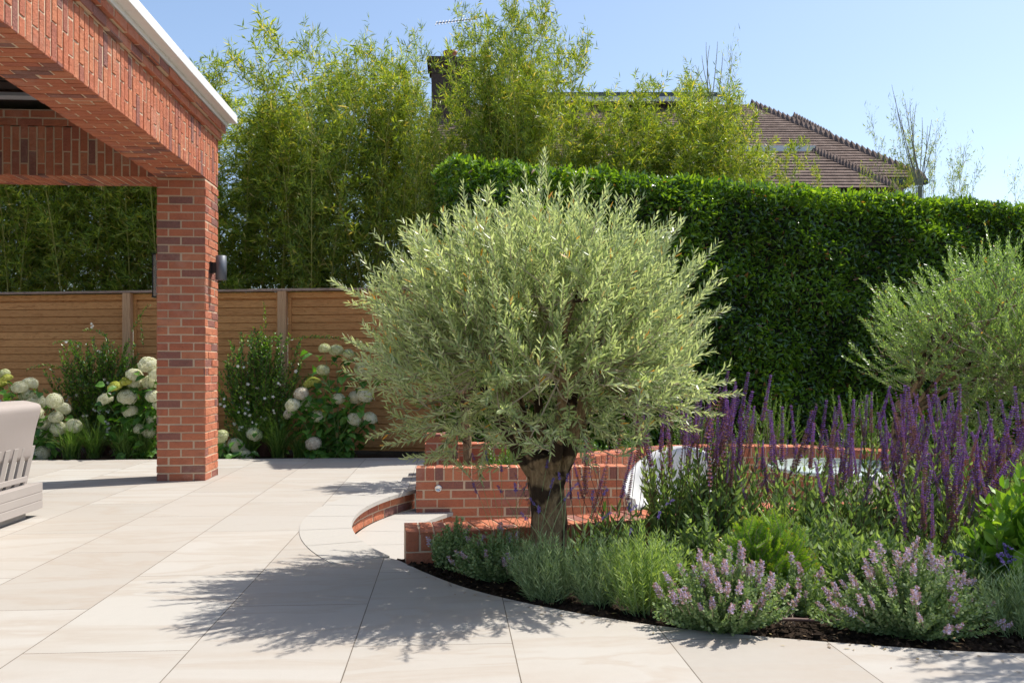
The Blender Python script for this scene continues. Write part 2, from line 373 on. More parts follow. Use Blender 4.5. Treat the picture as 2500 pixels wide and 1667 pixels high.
def sheet(name, loops, mat, kind='structure', parent=None):
    "flat polygon with holes; points are world 3D"
    pl = [[Vector(p) for p in L] for L in loops]; tris = tessellate_polygon(pl)
    vs = [p for L in pl for p in L]; g = G()
    T = []
    for t in tris:
        a, b, c = [vs[i] for i in t]
        if (b-a).cross(c-a).z < 0: t = (t[0], t[2], t[1])
        T.append((t[0], t[1], t[2], t[2]))
    g.add([tuple(v) for v in vs], T); o = g.build(name, mat, parent)
    if kind: o['kind'] = kind
    return o

# ------------------------------------------------------------------ brickwork
BR = np.random.default_rng(11)
def brick_r():
    return float(BR.random()*.78 if BR.random() < .85 else .82+BR.random()*.18)
def layout(W, H, vertical=False, bl=.213, bh=.0625, j=.0125, off=.5, shift=0.0):
    out = []
    if vertical: W, H = H, W
    mod = bl+j; row = 0; v = 0.0
    while v < H-.02:
        v1 = min(v+bh, H); u = shift - (mod*off if row % 2 == 0 else 0) - mod*2
        while u < W:
            a, b = max(u, 0), min(u+bl, W)
            if b-a > .03: out.append((a, v, b, v1) if not vertical else (v, a, v1, b))
            u += mod
        v += bh+j; row += 1
    return out
def brick_face(g, f, rects, dep=.016, proud=0.0, ins=.0015):
    for (u0, v0, u1, v1) in rects:
        jt = BR.normal(0, .0019, 5); u0 += ins+jt[0]; u1 -= ins+jt[1]; v0 += jt[2]*.6; v1 += jt[3]*.6; wv = proud+jt[4]
        e = .0022
        lo = [(u0, v0), (u1, v0), (u1, v1), (u0, v1)]; hi = [(u0+e, v0+e), (u1-e, v0+e), (u1-e, v1-e), (u0+e, v1-e)]
        V = [f(a, b, -dep) for a, b in lo] + [f(a, b, wv-.002) for a, b in lo] + [f(a, b, wv) for a, b in hi]
        q = [(8, 9, 10, 11)]
        for k in range(2):
            for i in range(4): j = (i+1) % 4; q.append((k*4+i, k*4+j, k*4+4+j, k*4+4+i))
        g.add(V, q, brick_r(), 0)
def planef(o, u, v, n):
    o, u, v, n = map(Vector, (o, u, v, n))
    return lambda a, b, c: tuple(o+u*a+v*b+n*c)
def block(g, x0, x1, y0, y1, z0, z1, faces, rec=.006):
    "mortar core with bricks; faces: dict side -> rect list builder kwargs"
    box(g, (x0+rec, y0+rec, z0+rec), (x1-rec, y1-rec, z1-rec), .5, 1)
    W, D, H = x1-x0, y1-y0, z1-z0
    F = {'front': ((x0, y0, z0), (1, 0, 0), (0, 0, 1), (0, -1, 0), W, H), 'back': ((x1, y1, z0), (-1, 0, 0), (0, 0, 1), (0, 1, 0), W, H),
         'right': ((x1, y0, z0), (0, 1, 0), (0, 0, 1), (1, 0, 0), D, H), 'left': ((x0, y1, z0), (0, -1, 0), (0, 0, 1), (-1, 0, 0), D, H),
         'bottom': ((x0, y1, z0), (1, 0, 0), (0, -1, 0), (0, 0, -1), W, D), 'top': ((x0, y0, z1), (1, 0, 0), (0, 1, 0), (0, 0, 1), W, D)}
    for k, kw in faces.items():
        o, u, v, n, a, b = F[k]; brick_face(g, planef(o, u, v, n), layout(a, b, **kw))
BM = [M['brick'], M['mortar']]

# ------------------------------------------------------------------ pavilion
px0, px1, py0, py1 = -2.694, -2.254, 8.317, 8.757
pav = thing('garden_pavilion', (px0+.22, py0+.22, 0), 'red brick garden pavilion with square corner pillar, soldier course beams and white stone coping', 'pavilion')
g = G(); block(g, px0, px1, py0, py1, 0, 2.79, {'front': {}, 'right': {'shift': .1125}, 'left': {'shift': .1125}, 'back': {}}); g.build('pillar', BM, pav)
ZB, ZS, ZC = 2.79, 3.25, 3.40
g = G()
block(g, px0, px1, -1.2, py1, ZB, ZS, {'right': {'vertical': True}, 'left': {'vertical': True}, 'bottom': {}, 'back': {'vertical': True}})
for k, (pr, z0) in enumerate(((.03, ZS), (.062, ZS+.075))):
    z1 = z0+.075; box(g, (px0+.006, -1.2, z0+.0), (px1+pr-.006, py1+pr-.006, z1-.003), .5, 1)
    brick_face(g, planef((px1+pr, -1.2, z0), (0, 1, 0), (0, 0, 1), (1, 0, 0)), layout(py1+pr+1.2, .068, bh=.068, shift=.05*k))
    brick_face(g, planef((px1+pr, py1+pr, z0), (-1, 0, 0), (0, 0, 1), (0, 1, 0)), layout(.44+pr, .068, bh=.068))
    brick_face(g, planef((px1-.06, -1.2, z0), (0, 1, 0), (1, 0, 0), (0, 0, -1)), layout(py1+pr+1.2, .06+pr, bh=.06+pr, bl=.215), .01)
b1 = g.build('beam', BM, pav); b1['label'] = 'long brick beam running from the pillar towards the viewer'
g = G(); block(g, -9.0, px0-.002, py0, py1, ZB, 3.24, {'front': {'vertical': True}, 'bottom': {'vertical': True}, 'back': {'vertical': True}})
block(g, -9.0, px0-.002, py0-.001, py1, 3.242, 3.395, {'front': {}, 'back': {}})
b2 = g.build('beam', BM, pav); b2['label'] = 'rear brick beam running left from the pillar'
g = G()
ys = np.arange(-1.2, py1+.14, .915)
for i, y in enumerate(ys):
    ye = min(y+.912, py1+.14)
    box(g, (px0-.02, y, 3.445), (px1+.15, ye, 3.53), .5, 0, bev=.004)
    box(g, (px0+.02, y, 3.402), (px1+.068, min(ye, py1+.075), 3.444), .5, 0)
g.build('coping', M['stone'], pav)
g = G(); box(g, (-9, -1.2, 3.43), (px0-.01, py0+.2, 3.5)); 
for y in np.arange(-1, 7.6, .22): box(g, (-9, y, 3.405), (px0-.012, y+.19, 3.428), .5)
g.build('ceiling', M['black'], pav)
g = G(); box(g, (-9, 7.86, 3.375), (px0-.015, 7.98, 3.404)); g.build('rail', M['rail'], pav)
g = G(); box(g, (-9, -1.2, 3.502), (px0-.03, py1+.1, 3.56)); g.build('roof', M['stone'], pav)

# wall lamp on the pillar's sunny side
ly, lz = 8.50, 1.98
wl = thing('wall_lamp', (px1, ly, lz), 'anthracite cylinder up and down lamp on the right face of the brick pillar', 'wall lamp')
g = G(); lathe(g, (px1+.095, ly, lz), [(.0, -.115), (.044, -.115), (.05, -.113), (.05, .113), (.044, .115), (.0, .112)], 28); g.build('lamp_shade', M['lampmetal'], wl, True)
g = G(); box(g, (px1+.002, ly-.05, lz-.055), (px1+.015, ly+.05, lz+.055)); box(g, (px1+.015, ly-.03, lz-.05), (px1+.06, ly+.03, lz+.05)); g.build('bracket', M['black'], wl)
# big lantern on the hidden left face
lt = thing('wall_lantern', (px0, 8.6, 1.9), 'black framed glass lantern behind the left edge of the brick pillar', 'lantern')
x0, x1, y0, y1, z0, z1 = px0-.10, px0-.005, 8.5, 8.66, 1.71, 2.10
g = G()
for x in (x0, x1-.01):
    for y in (y0, y1-.01): box(g, (x, y, z0), (x+.01, y+.01, z1))
for z in (z0-.01, z1):
    box(g, (x0-.004, y0-.004, z), (x1, y1+.004, z+.012))
box(g, (x1-.008, y0+.02, z0+.03), (x1+.004, y1-.02, z1-.03))
g.build('frame', M['black'], lt)
g = G(); box(g, (x0+.003, y0+.003, z0+.003), (x0+.006, y1-.003, z1-.003)); box(g, (x0+.008, y0+.002, z0+.003), (x1-.012, y0+.005, z1-.003)); g.build('glass_pane', M['glass'], lt)

# ------------------------------------------------------------------ ground, patio, sunken circle
CX, CD, RR = 1.54, 6.33, 2.69
def arc(r, a0, a1, n=40, z=0.0): return [C(CX+r*math.cos(rad(a)), CD+r*math.sin(rad(a)), z) for a in np.linspace(a0, a1, n)]
bed = smooth_line([(4.6, 3.9), (3.4, 3.35), (2.6, 3.2), (1.844, 3.24), (1.45, 3.31), (.98, 3.44), (.658, 3.555), (.37, 3.71), (.05, 3.94), (-.22, 4.2), (-.45, 4.52), (-.62, 4.80), (-.705, 4.87)], 6)
bedw = [C(x, d, 0) for x, d in bed]
arcw = arc(RR-.02, 213.2, 152.2, 50)
WA = Vector((arcw[-1].x, arcw[-1].y, 0))
patio = [C(-.95, -3), C(6, -3), C(7, 3.9)] + bedw + arcw + [C(-.84, 7.66), Vector((-.28, 10.27, 0)), Vector((-12, 10.27, 0)), Vector((-12, -3, 0))]
sheet('patio', [patio], M['paving'])
zg = -.035; FL = -.34
hole = arc(RR, 213.2, 150.0, 40, zg) + [C(.5, 8.0, zg), C(.9, 8.45, zg), C(1.5, 8.95, zg), C(2.2, 9.15, zg), C(3.0, 8.95, zg), C(3.8, 8.2, zg), C(4.2, 7.2, zg), C(4.2, 6.0, zg), C(3.6, 5.3, zg), C(2.4, 5.55, zg), C(1.6, 5.55, zg), C(1.0, 5.35, zg), C(.2, 5.05, zg), C(-.5, 4.85, zg)]
sheet('ground', [[(-300, -300, zg), (300, -300, zg), (300, 300, zg), (-300, 300, zg)], hole], M['soil'])
fl = [C(CX+3.1*math.cos(a), CD+3.1*math.sin(a), FL) for a in np.linspace(0, 2*np.pi, 40)[:-1]]
sheet('floor', [fl], M['paving'])
# curved step edge (paler stone band), riser and lower tread
M['band'] = simple('pale_edge_stone', (.42, .395, .355), .7, nscale=60, nvar=.07, bstr=.15, spec=.3)
def annulus(g, r0, r1, a0, a1, z0, z1, joints=1, gap=.12):
    e = np.linspace(a0, a1, joints+1)
    for k in range(joints):
        aa = np.linspace(e[k]+gap/2*(k > 0), e[k+1]-gap/2*(k < joints-1), 14); R = .5
        V = []
        for a in aa:
            for r, z in ((r0, z0), (r1, z0), (r1, z1), (r0, z1)): V.append(tuple(C(CX+r*math.cos(rad(a)), CD+r*math.sin(rad(a)), z)))
        q = []
        for i in range(len(aa)-1):
            for m_ in range(4): n2 = (m_+1) % 4; q.append((i*4+m_, i*4+n2, i*4+4+n2, i*4+4+m_))
        q += [(0, 3, 2, 1), tuple(len(V)-4+i for i in range(4))]
        g.add(V, q, R)
g = G(); annulus(g, RR-.045, RR+.29, 213.0, 163, -.026, .004, 5); o = g.build('patio_edge', M['band']); o['kind'] = 'structure'
g = G(); annulus(g, RR-.045, RR+.29, 162.9, 153, -.026, .004, 1); annulus(g, RR-.40, RR-.015, 210, 152.5, -.195, -.165, 5); o = g.build('step_tread', M['band']); o['kind'] = 'structure'
def ringwall(name, r, a0, a1, z0, z1, label, cat='wall', inward=True):
    g = G(); L = r*rad(abs(a1-a0)); da = (a1-a0)/L
    def f(u, v, wv):
        a = rad(a0+da*u); rr = r - wv; return tuple(C(CX+rr*math.cos(a), CD+rr*math.sin(a), z0+v))
    k = 40; V = []; q = []
    for i in range(k+1):
        for (v, wv) in ((0, -.005), (z1-z0, -.005), (z1-z0, -.09), (0, -.09)): V.append(f(L*i/k, v, wv))
    for i in range(k):
        for m_ in range(4): n2 = (m_+1) % 4; q.append((i*4+m_, i*4+n2, i*4+4+n2, i*4+4+m_))
    g.add(V, q, .5, 1)
    brick_face(g, f, layout(L, z1-z0, bh=(z1-z0-.012)/2 if z1-z0 < .2 else .065)); return g
rw = thing('step_riser', C(CX-RR, CD, -.17), 'curved red brick step riser under the pale stone patio edge', 'step')
ringwall('x', RR-.0, 213, 152, -.166, -.027, '').build('upper_riser', BM, rw)
ringwall('x', RR-.385, 212, 151, FL, -.197, '').build('lower_riser', BM, rw)

# ------------------------------------------------------------------ garden walls
def pathwall(pts, width, z0, z1, cop=.105, courses=True, endcap=True, mod=.077):
    "wall along a polyline (x,d) with brick-on-edge coping; left side of path = inner face"
    P = np.array(smooth_line(pts, 5)) if len(pts) > 2 else np.array(pts, float)
    P = np.array([[*C(p[0], p[1])][:2] for p in P])
    seg = np.linalg.norm(np.diff(P, axis=0), axis=1); S = np.concatenate(([0], np.cumsum(seg))); L = S[-1]
    def at(u):
        x = np.interp(u, S, P[:, 0]); y = np.interp(u, S, P[:, 1]); u2 = min(max(u, .02), L-.02)
        a = np.array([np.interp(u2+.02, S, P[:, 0])-np.interp(u2-.02, S, P[:, 0]), np.interp(u2+.02, S, P[:, 1])-np.interp(u2-.02, S, P[:, 1])]); a /= np.linalg.norm(a)
        return x, y, a[1], -a[0]   # normal to the right of travel
    def face(side):
        def f(u, v, wv):
            x, y, nx, ny = at(u if side > 0 else L-u); o = (width/2+wv)*side; return (x+nx*o, y+ny*o, z0+v)
        return f
    g = G(); k = max(2, int(L/.12)); V = []; q = []; h = width/2-.005
    for i in range(k+1):
        x, y, nx, ny = at(L*i/k)
        for o, z in ((-h, z0), (h, z0), (h, z1-.005), (-h, z1-.005)): V.append((x+nx*o, y+ny*o, z))
    for i in range(k):
        for m_ in range(4): n2 = (m_+1) % 4; q.append((i*4+m_, i*4+n2, i*4+4+n2, i*4+4+m_))
    q += [(0, 1, 2, 3), (len(V)-1, len(V)-2, len(V)-3, len(V)-4)]
    g.add(V, q, .5, 1)
    H = z1-z0-cop-.01
    for sd in (1, -1):
        if courses and H > .05:
            rows = layout(L, H, shift=.07); rows = [(a, H-d_, b, H-c_) for a, c_, b, d_ in rows]
            brick_face(g, face(sd), rows)
        n = int(L/mod); mm = L/n
        brick_face(g, face(sd), [(i*mm+.004, H+.01, (i+1)*mm-.004, z1-z0) for i in range(n)])
    def ftop(u, v, wv):
        x, y, nx, ny = at(u); o = v-width/2; return (x+nx*o, y+ny*o, z1+wv)
    n = int(L/mod); mm = L/n
    if width < .26: brick_face(g, ftop, [(i*mm+.004, .002, (i+1)*mm-.004, width-.002) for i in range(n)])
    else:
        a = width*.63
        brick_face(g, ftop, [(i*mm+.004, .002, (i+1)*mm-.004, a-.005) for i in range(n)] + [(i*mm+.004, a+.005, (i+1)*mm-.004, width-.002) for i in range(n)])
    for u, s in ((0, -1), (L, 1)):
        x, y, nx, ny = at(u); tx, ty = -ny*s, nx*s
        f = (lambda x, y, nx, ny, tx, ty, s: lambda a, b, c: (x+nx*(a-width/2)*s*-1+tx*c, y+ny*(a-width/2)*s*-1+ty*c, z0+b))(x, y, nx, ny, tx, ty, s)
        rr = [(r[0], H-r[3], r[2], H-r[1]) for r in layout(width, max(H, .01))] if H > .05 else []
        brick_face(g, f, rr + [(0.0, H+.01, width, z1-z0)], ins=.002)
    return g
d0 = 7.36
wA = thing('planter_wall', C(0, d0+.12, 0), 'straight red brick planter wall with brick on edge coping behind the olive trunk', 'wall')
X0 = C(-.80, d0).x; Yw = C(-.80, d0).y
def toC(X, Y): return (X*cp - Y*sp, X*sp + Y*cp)
pathwall([toC(X0, Yw+.11), toC(X0+1.78, Yw+.11)], .215, FL, .205).build('wall_face', BM, wA)
wB = thing('curved_wall', C(2.2, 9.05, 0), 'curved red brick retaining wall around the far side of the sunken seating circle', 'wall')
pathwall([(.12, 7.85), (.5, 8.02), (.95, 8.42), (1.55, 8.92), (2.3, 9.12), (3.1, 8.95), (3.8, 8.3), (4.3, 7.3), (4.4, 6.2)], .30, FL, .24).build('wall_face', BM, wB)
wC = thing('low_wall', C(.2, 5.1, 0), 'low curved brick edging wall between the flower bed and the sunken steps, behind the olive trunk', 'wall')
pathwall([(-.60, 4.95), (-.3, 5.0), (.0, 5.09), (.35, 5.2), (.75, 5.37), (1.2, 5.56), (1.8, 5.72), (2.6, 5.65), (3.4, 5.3), (4.2, 5.2)], .30, FL, .150).build('wall_face', BM, wC)
wD = thing('brick_pier', C(-.72, 8.25, 0), 'short red brick pier behind the planter wall half hidden by olive leaves', 'pier')
g = G(); q0 = C(-.8, 8.2); block(g, q0.x, q0.x+.3, q0.y, q0.y+.3, -.03, .42, {'front': {}, 'left': {}, 'right': {}, 'top': {'vertical': True}}); g.build('brickwork', BM, wD)
g = G(); block(g, q0.x-.02, q0.x+1.0, q0.y+.35, q0.y+.6, -.03, .3, {'front': {}, 'left': {}, 'top': {'vertical': True}, 'right': {}})
o = g.build('brick_kerb', BM); tag(o, 'low brick kerb behind the small pier in the planter', 'kerb')
lp = Vector((C(-.615, d0).x, Yw, .035))
sl_ = thing('recessed_light', lp, 'small round steel recessed light in the straight planter wall', 'wall light')
g = G(); lathe(g, (0, 0, 0), [(0, .0), (.018, .003), (.021, .006), (.028, .006), (.03, 0)], 20)
V = np.concatenate(g.V); g.V = [np.stack([V[:, 0], -V[:, 2]-.003, V[:, 1]], 1)+np.array(lp)]; g.build('bezel', M['chrome'], sl_, True)

# ------------------------------------------------------------------ bed soil relief, clods, pipe
def nz(x, y, z=0, s=1.0): return noise.noise(Vector((x*s, y*s, z)))
g = G(); nx_, ny_ = 150, 100; V = []
for j in range(ny_):
    for i in range(nx_):
        x = -.75+i*4.0/nx_; d = 3.05+j*2.5/ny_
        V.append(tuple(C(x, d, -.022+.012*nz(x, d, 0, 9)+.010*nz(x, d, 3, 28)+.004*nz(x, d, 5, 60))))
Q = [(j*nx_+i, j*nx_+i+1, (j+1)*nx_+i+1, (j+1)*nx_+i) for j in range(ny_-1) for i in range(nx_-1)]
xs = np.array([-.75+(i+.5)*4.0/nx_ for j in range(ny_-1) for i in range(nx_-1)]); ds = np.array([3.05+(j+.5)*2.5/ny_ for j in range(ny_-1) for i in range(nx_-1)])
lim = np.interp(xs, [-.75, -.6, 0, .75, 1.2, 1.8, 3], [4.9, 4.95, 5.1, 5.38, 5.55, 5.55, 5.4])
Q = [q for q, k in zip(Q, ds < lim) if k]
g.add(V, Q); o = g.build('planting_bed', M['soil'], smooth=True); o['kind'] = 'structure'
bx = np.array([b[0] for b in bed])[::-1]; bd = np.array([b[1] for b in bed])[::-1]
def bededge(x): return float(np.interp(x, bx, bd))
rng = np.random.default_rng(3)
g = G()
def clod(g, c, r, rng, R=.5):
    V = []; k = 5
    for a in range(4):
        for b in range(k+1): pass
    ph = np.array([.0, .5, 1.0, 1.5])*1.0
    pr = [(0, -1), (.8, -.5), (1, .1), (.7, .75), (0, 1)]
    lathe(g, c, [(r*p*(1+.25*rng.normal()), r*z*.7) for p, z in pr], 6, R)
    v = g.V[-1]; v += rng.normal(0, r*.17, v.shape)
for i in range(1500):
    x = rng.uniform(-.55, 2.3); d = bededge(x)+.02+abs(rng.normal(0, .16)); r = rng.uniform(.003, .012)*(1+1.4*(rng.random() < .05))
    clod(g, tuple(C(x, d, -.018+r*.3)), r, rng)
tag(g.build('soil_clods', M['soil'], smooth=False), 'loose dark crumbs of soil along the edge of the flower bed', 'soil', kind='stuff')
pts = [C(1.06+.05*i, 3.62+.012*math.sin(i)+.0*i, .012) for i in range(26)]
g = G(); tube(g, [tuple(p) for p in pts], .008, 8, cap=True); tag(g.build('drip_pipe', M['pipe'], smooth=True), 'thin brown drip irrigation pipe lying on the soil between the catmints', 'pipe')

# ------------------------------------------------------------------ fence
fa, fb = C(-10.5, 12.25), C(-.2, 10.85)
fdir = (fb-fa).normalized(); FLn = (fb-fa).length; fn = Vector((fdir.y, -fdir.x, 0))
def ff(u, v, wv): return tuple(fa+fdir*u+fn*wv+Vector((0, 0, v)))
fence = thing('garden_fence', (fa+fb)/2, 'cedar fence of horizontal boards and posts with a grey cap rail behind the patio', 'fence')
FH = 2.03
p1 = PV(285, 700, 11.35); p2 = PV(642, 700, 11.05)
u1 = (Vector((p1.x, p1.y, 0))-fa).dot(fdir); u2 = (Vector((p2.x, p2.y, 0))-fa).dot(fdir); spc = u2-u1
posts = [u for u in [u1+spc*k for k in range(-4, 4)] if -.1 < u < FLn]
for u in posts:
    g = G(); box(g, (u-.055, -.03, .035), (u+.055, FH-.03, .1), .3+.3*random.random(), f=lambda a, b, c: ff(a, b, c)); g.build('post', M['post'], fence)
edges = [0]+posts+[FLn]
for a, b in zip(edges[:-1], edges[1:]):
    if b-a < .2: continue
    g = G(); a2, b2 = a+.055, b-.055
    box(g, (a2, 0, -.02), (b2, FH-.04, 0), .8, f=ff)
    v = .04; bh = .098
    while v < FH-.13:
        box(g, (a2+.045, v, 0), (b2-.045, v+bh-.007, .018+.004*random.random()), random.random(), f=ff, bev=.004); v += bh
    for (q0_, q1_) in ((a2, a2+.045), (b2-.045, b2)): box(g, (q0_, 0, 0), (q1_, FH-.04, .03), .3, f=ff)
    box(g, (a2+.045, FH-.11, 0), (b2-.045, FH-.04, .03), .1, f=ff)
    g.build('panel', M['fence'], fence)
M['caprail'] = woodmat('weathered_cap', (.30, .20, .15), (.42, .31, .25))
g = G()
for a, b in zip(edges[:-1], edges[1:]): box(g, (a+.001, FH-.028, -.04), (b-.001, FH, .105), random.random(), f=ff, bev=.003)
g.build('cap_rail', M['caprail'], fence)

# ------------------------------------------------------------------ garden sofa
sf = thing('garden_sofa', (-3.3, 5.6, 0), 'taupe outdoor sofa seen from behind with beige back cushion, cut by the left edge', 'sofa')
SY0, SY1, SX = 4.3, 6.465, -2.88
g = G(); box(g, (-3.75, SY0, .053), (SX-.003, SY1-.003, .23), .5)
for z0, z1 in ((.053, .107), (.112, .166), (.171, .232)): box(g, (-3.76, SY0-.004, z0), (SX, SY1, z1), .5, bev=.002)
g.build('base', M['sofawood'], sf)
g = G(); box(g, (-3.7, SY0+.1, .0), (SX-.06, SY1-.12, .052)); g.build('plinth', M['sofawood'], sf)
for i, y in enumerate(np.arange(SY0+.08, SY1-.12, .115)):
    g = G(); box(g, (0, y, .22), (.02, y+.062, .50), .5, f=lambda x, yy, z: (SX-.10+x+(z-.22)*.22, yy, z), bev=.002); g.build('slat', M['sofawood'], sf)
g = G(); box(g, (0, SY0+.02, .255), (.02, SY1-.1, .29), .5, f=lambda x, yy, z: (SX-.076+x, yy, z), bev=.002); box(g, (0, SY0+.02, .62), (.03, SY1-.1, .66), .5, f=lambda x, yy, z: (SX-.01+x-.03, yy, z), bev=.002); g.build('back_rail', M['sofawood'], sf)
def cushion(name, mat, parent, dims, loc, rot=(0, 0, 0), seg=4, bev=.05, puff=.02):
    bm = bmesh.new(); bmesh.ops.create_cube(bm, size=1); bmesh.ops.scale(bm, vec=dims, verts=bm.verts)
    bmesh.ops.bevel(bm, geom=bm.edges[:], offset=bev, segments=seg, profile=.6, affect='EDGES')
    bmesh.ops.subdivide_edges(bm, edges=[e for e in bm.edges if e.calc_length() > .12], cuts=6, use_grid_fill=True)
    for v in bm.verts: v.co += v.normal*puff*(nz(v.co.x*3+5, v.co.y*3, v.co.z*3)); 
    bmesh.ops.rotate(bm, verts=bm.verts, matrix=Matrix.Rotation(rot[1], 3, 'Y'), cent=(0, 0, 0))
    me = bpy.data.meshes.new(name); bm.to_mesh(me); bm.free(); me.materials.append(mat)
    for p in me.polygons: p.use_smooth = True
    o = bpy.data.objects.new(name, me); COL.objects.link(o); o.location = Vector(loc)-parent_world(parent) if parent else loc
    if parent: o.parent = parent
    return o
cushion('back_cushion', M['cushion'], sf, (.15, 1.88, .40), (SX-.07, 5.32+.12, .61), (0, rad(13), 0), bev=.045)
cushion('seat_cushion', M['cushion'], sf, (.62, 1.9, .14), (-3.42, 5.35, .31), bev=.03)
o = cushion('pillow', M['navy'], None, (.15, .42, .40), (-3.09, 5.93, .66), (0, rad(14), 0), bev=.07); tag(o, 'navy blue scatter cushion standing on the outdoor sofa, cut by the left edge', 'cushion')

# ------------------------------------------------------------------ seats and table in the sunken circle
def tub_chair(c, ang, label, sc=1.0):
    t = thing('tub_chair', (c.x, c.y, FL), label, 'chair', 'white moulded chairs in the sunken circle')
    def P(a, s):   # a angle round the shell, s 0..1 up
        hb = .50+.26*max(0, math.cos(a))**1.0 - .12*max(0, -math.cos(a)); h = .10+s*(hb-.10)*1.0
        r = .24+.12*s**.8+.03*math.cos(a)*s; return r, h*sc
    g = G(); na, ns = 37, 9; A = np.linspace(-rad(140), rad(140), na)
    for sgn, off in ((1, 0), (-1, -.028)):
        V = []
        for a in A:
            for s in np.linspace(0, 1, ns):
                r, h = P(a, s); r += off; aa = a+ang; V.append((c.x+r*sc*math.cos(aa), c.y+r*sc*math.sin(aa), FL+h))
        Q = [(i*ns+j, (i+1)*ns+j, (i+1)*ns+j+1, i*ns+j+1) for i in range(na-1) for j in range(ns-1)]
        if sgn < 0: Q = [q[::-1] for q in Q]
        g.add(V, Q)
    k = na*ns
    rim = [(i*ns+ns-1, (i+1)*ns+ns-1, k+(i+1)*ns+ns-1, k+i*ns+ns-1) for i in range(na-1)] + [(j, k+j, k+j+1, j+1) for j in range(ns-1)] + [((na-1)*ns+j, (na-1)*ns+j+1, k+(na-1)*ns+j+1, k+(na-1)*ns+j) for j in range(ns-1)]
    Vall = np.concatenate(g.V); g2 = G(); g2.add(Vall, np.concatenate([np.concatenate(g.Q), np.array(rim)])); g2.build('shell', M['plastic'], t, True)
    g = G(); lathe(g, (c.x, c.y, FL), [(0, .02), (.20*sc, .02), (.25*sc, .12), (.29*sc, .33), (.27*sc, .365), (0, .375)], 32); g.build('seat', M['plastic'], t, True)
    return t
tub_chair(C(1.20, 6.70), rad(60), 'white moulded tub chair at the right end of the straight planter wall', 1.0)
tub_chair(C(2.35, 6.35), rad(-60), 'white moulded chair in front of the round table, glimpsed through the sage leaves', .85)
tt = thing('round_table', C(2.75, 7.3, FL), 'round table with pale frosted top in the sunken circle behind the sage', 'table')
c = C(2.75, 7.3, FL); g = G(); lathe(g, c, [(0, .54), (.60, .54), (.62, .55), (.62, .565), (.60, .575), (0, .575)], 48); g.build('tabletop', M['tabletop'], tt, True)
g = G(); lathe(g, c, [(.0, .0), (.28, .0), (.26, .03), (.09, .10), (.06, .3), (.10, .48), (.24, .538), (0, .538)], 28); g.build('pedestal', M['plastic'], tt, True)

# ------------------------------------------------------------------ house beyond the garden
hs = thing('neighbour_house', C(4, 24, 0), 'house with brown tiled hipped roof and chimney beyond the hedge and bamboo', 'house')
def quadm(g, pts, R=.5, mi=0):
    g.add([tuple(p) for p in pts], [(0, 1, 2, 3) if len(pts) == 4 else (0, 1, 2, 2)], R, mi)
def tiled(g, e0, e1, r0, r1, step=.092):
    "roof plane of stepped tile courses, eave e0-e1 to ridge r0-r1"
    e0, e1, r0, r1 = map(Vector, (e0, e1, r0, r1)); n = max(2, int((r0.z-e0.z)/step)); nr = (e1-e0).cross(r0-e0 if (r0-e0).length > .1 else r1-e0).normalized()
    if nr.z < 0: nr = -nr
    for i in range(n):
        t0, t1 = i/n, (i+1)/n; a = e0.lerp(r0, t0); b = e1.lerp(r1, t0); c_ = e1.lerp(r1, t1); d_ = e0.lerp(r0, t1)
        lift = nr*.016*(1+.6*random.random()); segs = 1
        quadm(g, (a+lift, b+lift, c_, d_), random.random()); quadm(g, (a, b, b+lift, a+lift), .2)
def hip(g, a, b, nn=26):
    a, b = Vector(a), Vector(b)
    for i in range(nn):
        p = a.lerp(b, i/nn); q = a.lerp(b, (i+1.15)/nn); r = .11
        s = (b-a).cross(Vector((0, 0, 1))).normalized()*r
        V = [p-s+Vector((0, 0, -.03)), p+Vector((0, 0, .07)), p+s+Vector((0, 0, -.03)), q-s*.8+Vector((0, 0, -.02)), q+Vector((0, 0, .15)), q+s*.8+Vector((0, 0, -.02))]
        g.add([tuple(v) for v in V], [(0, 1, 4, 3), (1, 2, 5, 4), (3, 4, 5, 5), (0, 2, 1, 1)], random.random())
def cc(vx, vy, d): return PV(vx, vy, d)
RL = cc(1000, 240, 25); RRt = cc(1728, 240, 25); EL = cc(930, 408, 21); ER = cc(2125, 408, 21); EB = C(10.6, 30, ER.z); EBL = C(-4, 30, ER.z)
EL.z = ER.z; RL.z = RRt.z
g = G(); tiled(g, EL, ER, RL, RRt); tiled(g, ER, EB, RRt, RRt); tiled(g, EBL, EB, RL, RRt); tiled(g, EL, EBL, RL, RL); hip(g, ER, RRt, 34)
# front lower roof with flat top
l0 = cc(1500, 432, 19); l1 = cc(2060, 432, 19); t0 = cc(1560, 346, 20.6); t1 = cc(1868, 346, 20.6); l0.z = l1.z; t0.z = t1.z
tiled(g, l0, l1, t0, t1); hip(g, l1, t1, 26); 
bk = C(9.3, 22.5, l1.z); bt = C(8.0, 22.5, t1.z); tiled(g, l1, bk, t1, bt)
# rear wing
w0 = cc(1640, 268, 27.5); w1 = cc(1825, 268, 27.5); we = cc(1912, 314, 26.3); wb = cc(1912, 314, 31); wl_ = cc(1600, 330, 26.3); w0.z = w1.z; wl_.z = we.z; wb.z = we.z
tiled(g, wl_, we, w0, w1); tiled(g, we, wb, w1, w1); hip(g, we, w1, 14)
g.build('roof', M['rooftile'], hs)
g = G()
def prism(g, pts, z0, z1):
    n = len(pts); V = [(p.x, p.y, z0) for p in pts]+[(p.x, p.y, z1) for p in pts]; q = [(i, (i+1) % n, n+(i+1) % n, n+i) for i in range(n)]
    g.add(V, q); 
    for z, o_ in ((z1, n), (z0, 0)):
        if n == 4: g.add([(p.x, p.y, z) for p in pts], [(0, 1, 2, 3)])
m_ = .35
prism(g, [EL+Vector((m_, m_, 0)), ER+Vector((-m_, m_, 0)), EB+Vector((-m_, -m_, 0)), EBL+Vector((m_, -m_, 0))], 0, ER.z-.12)
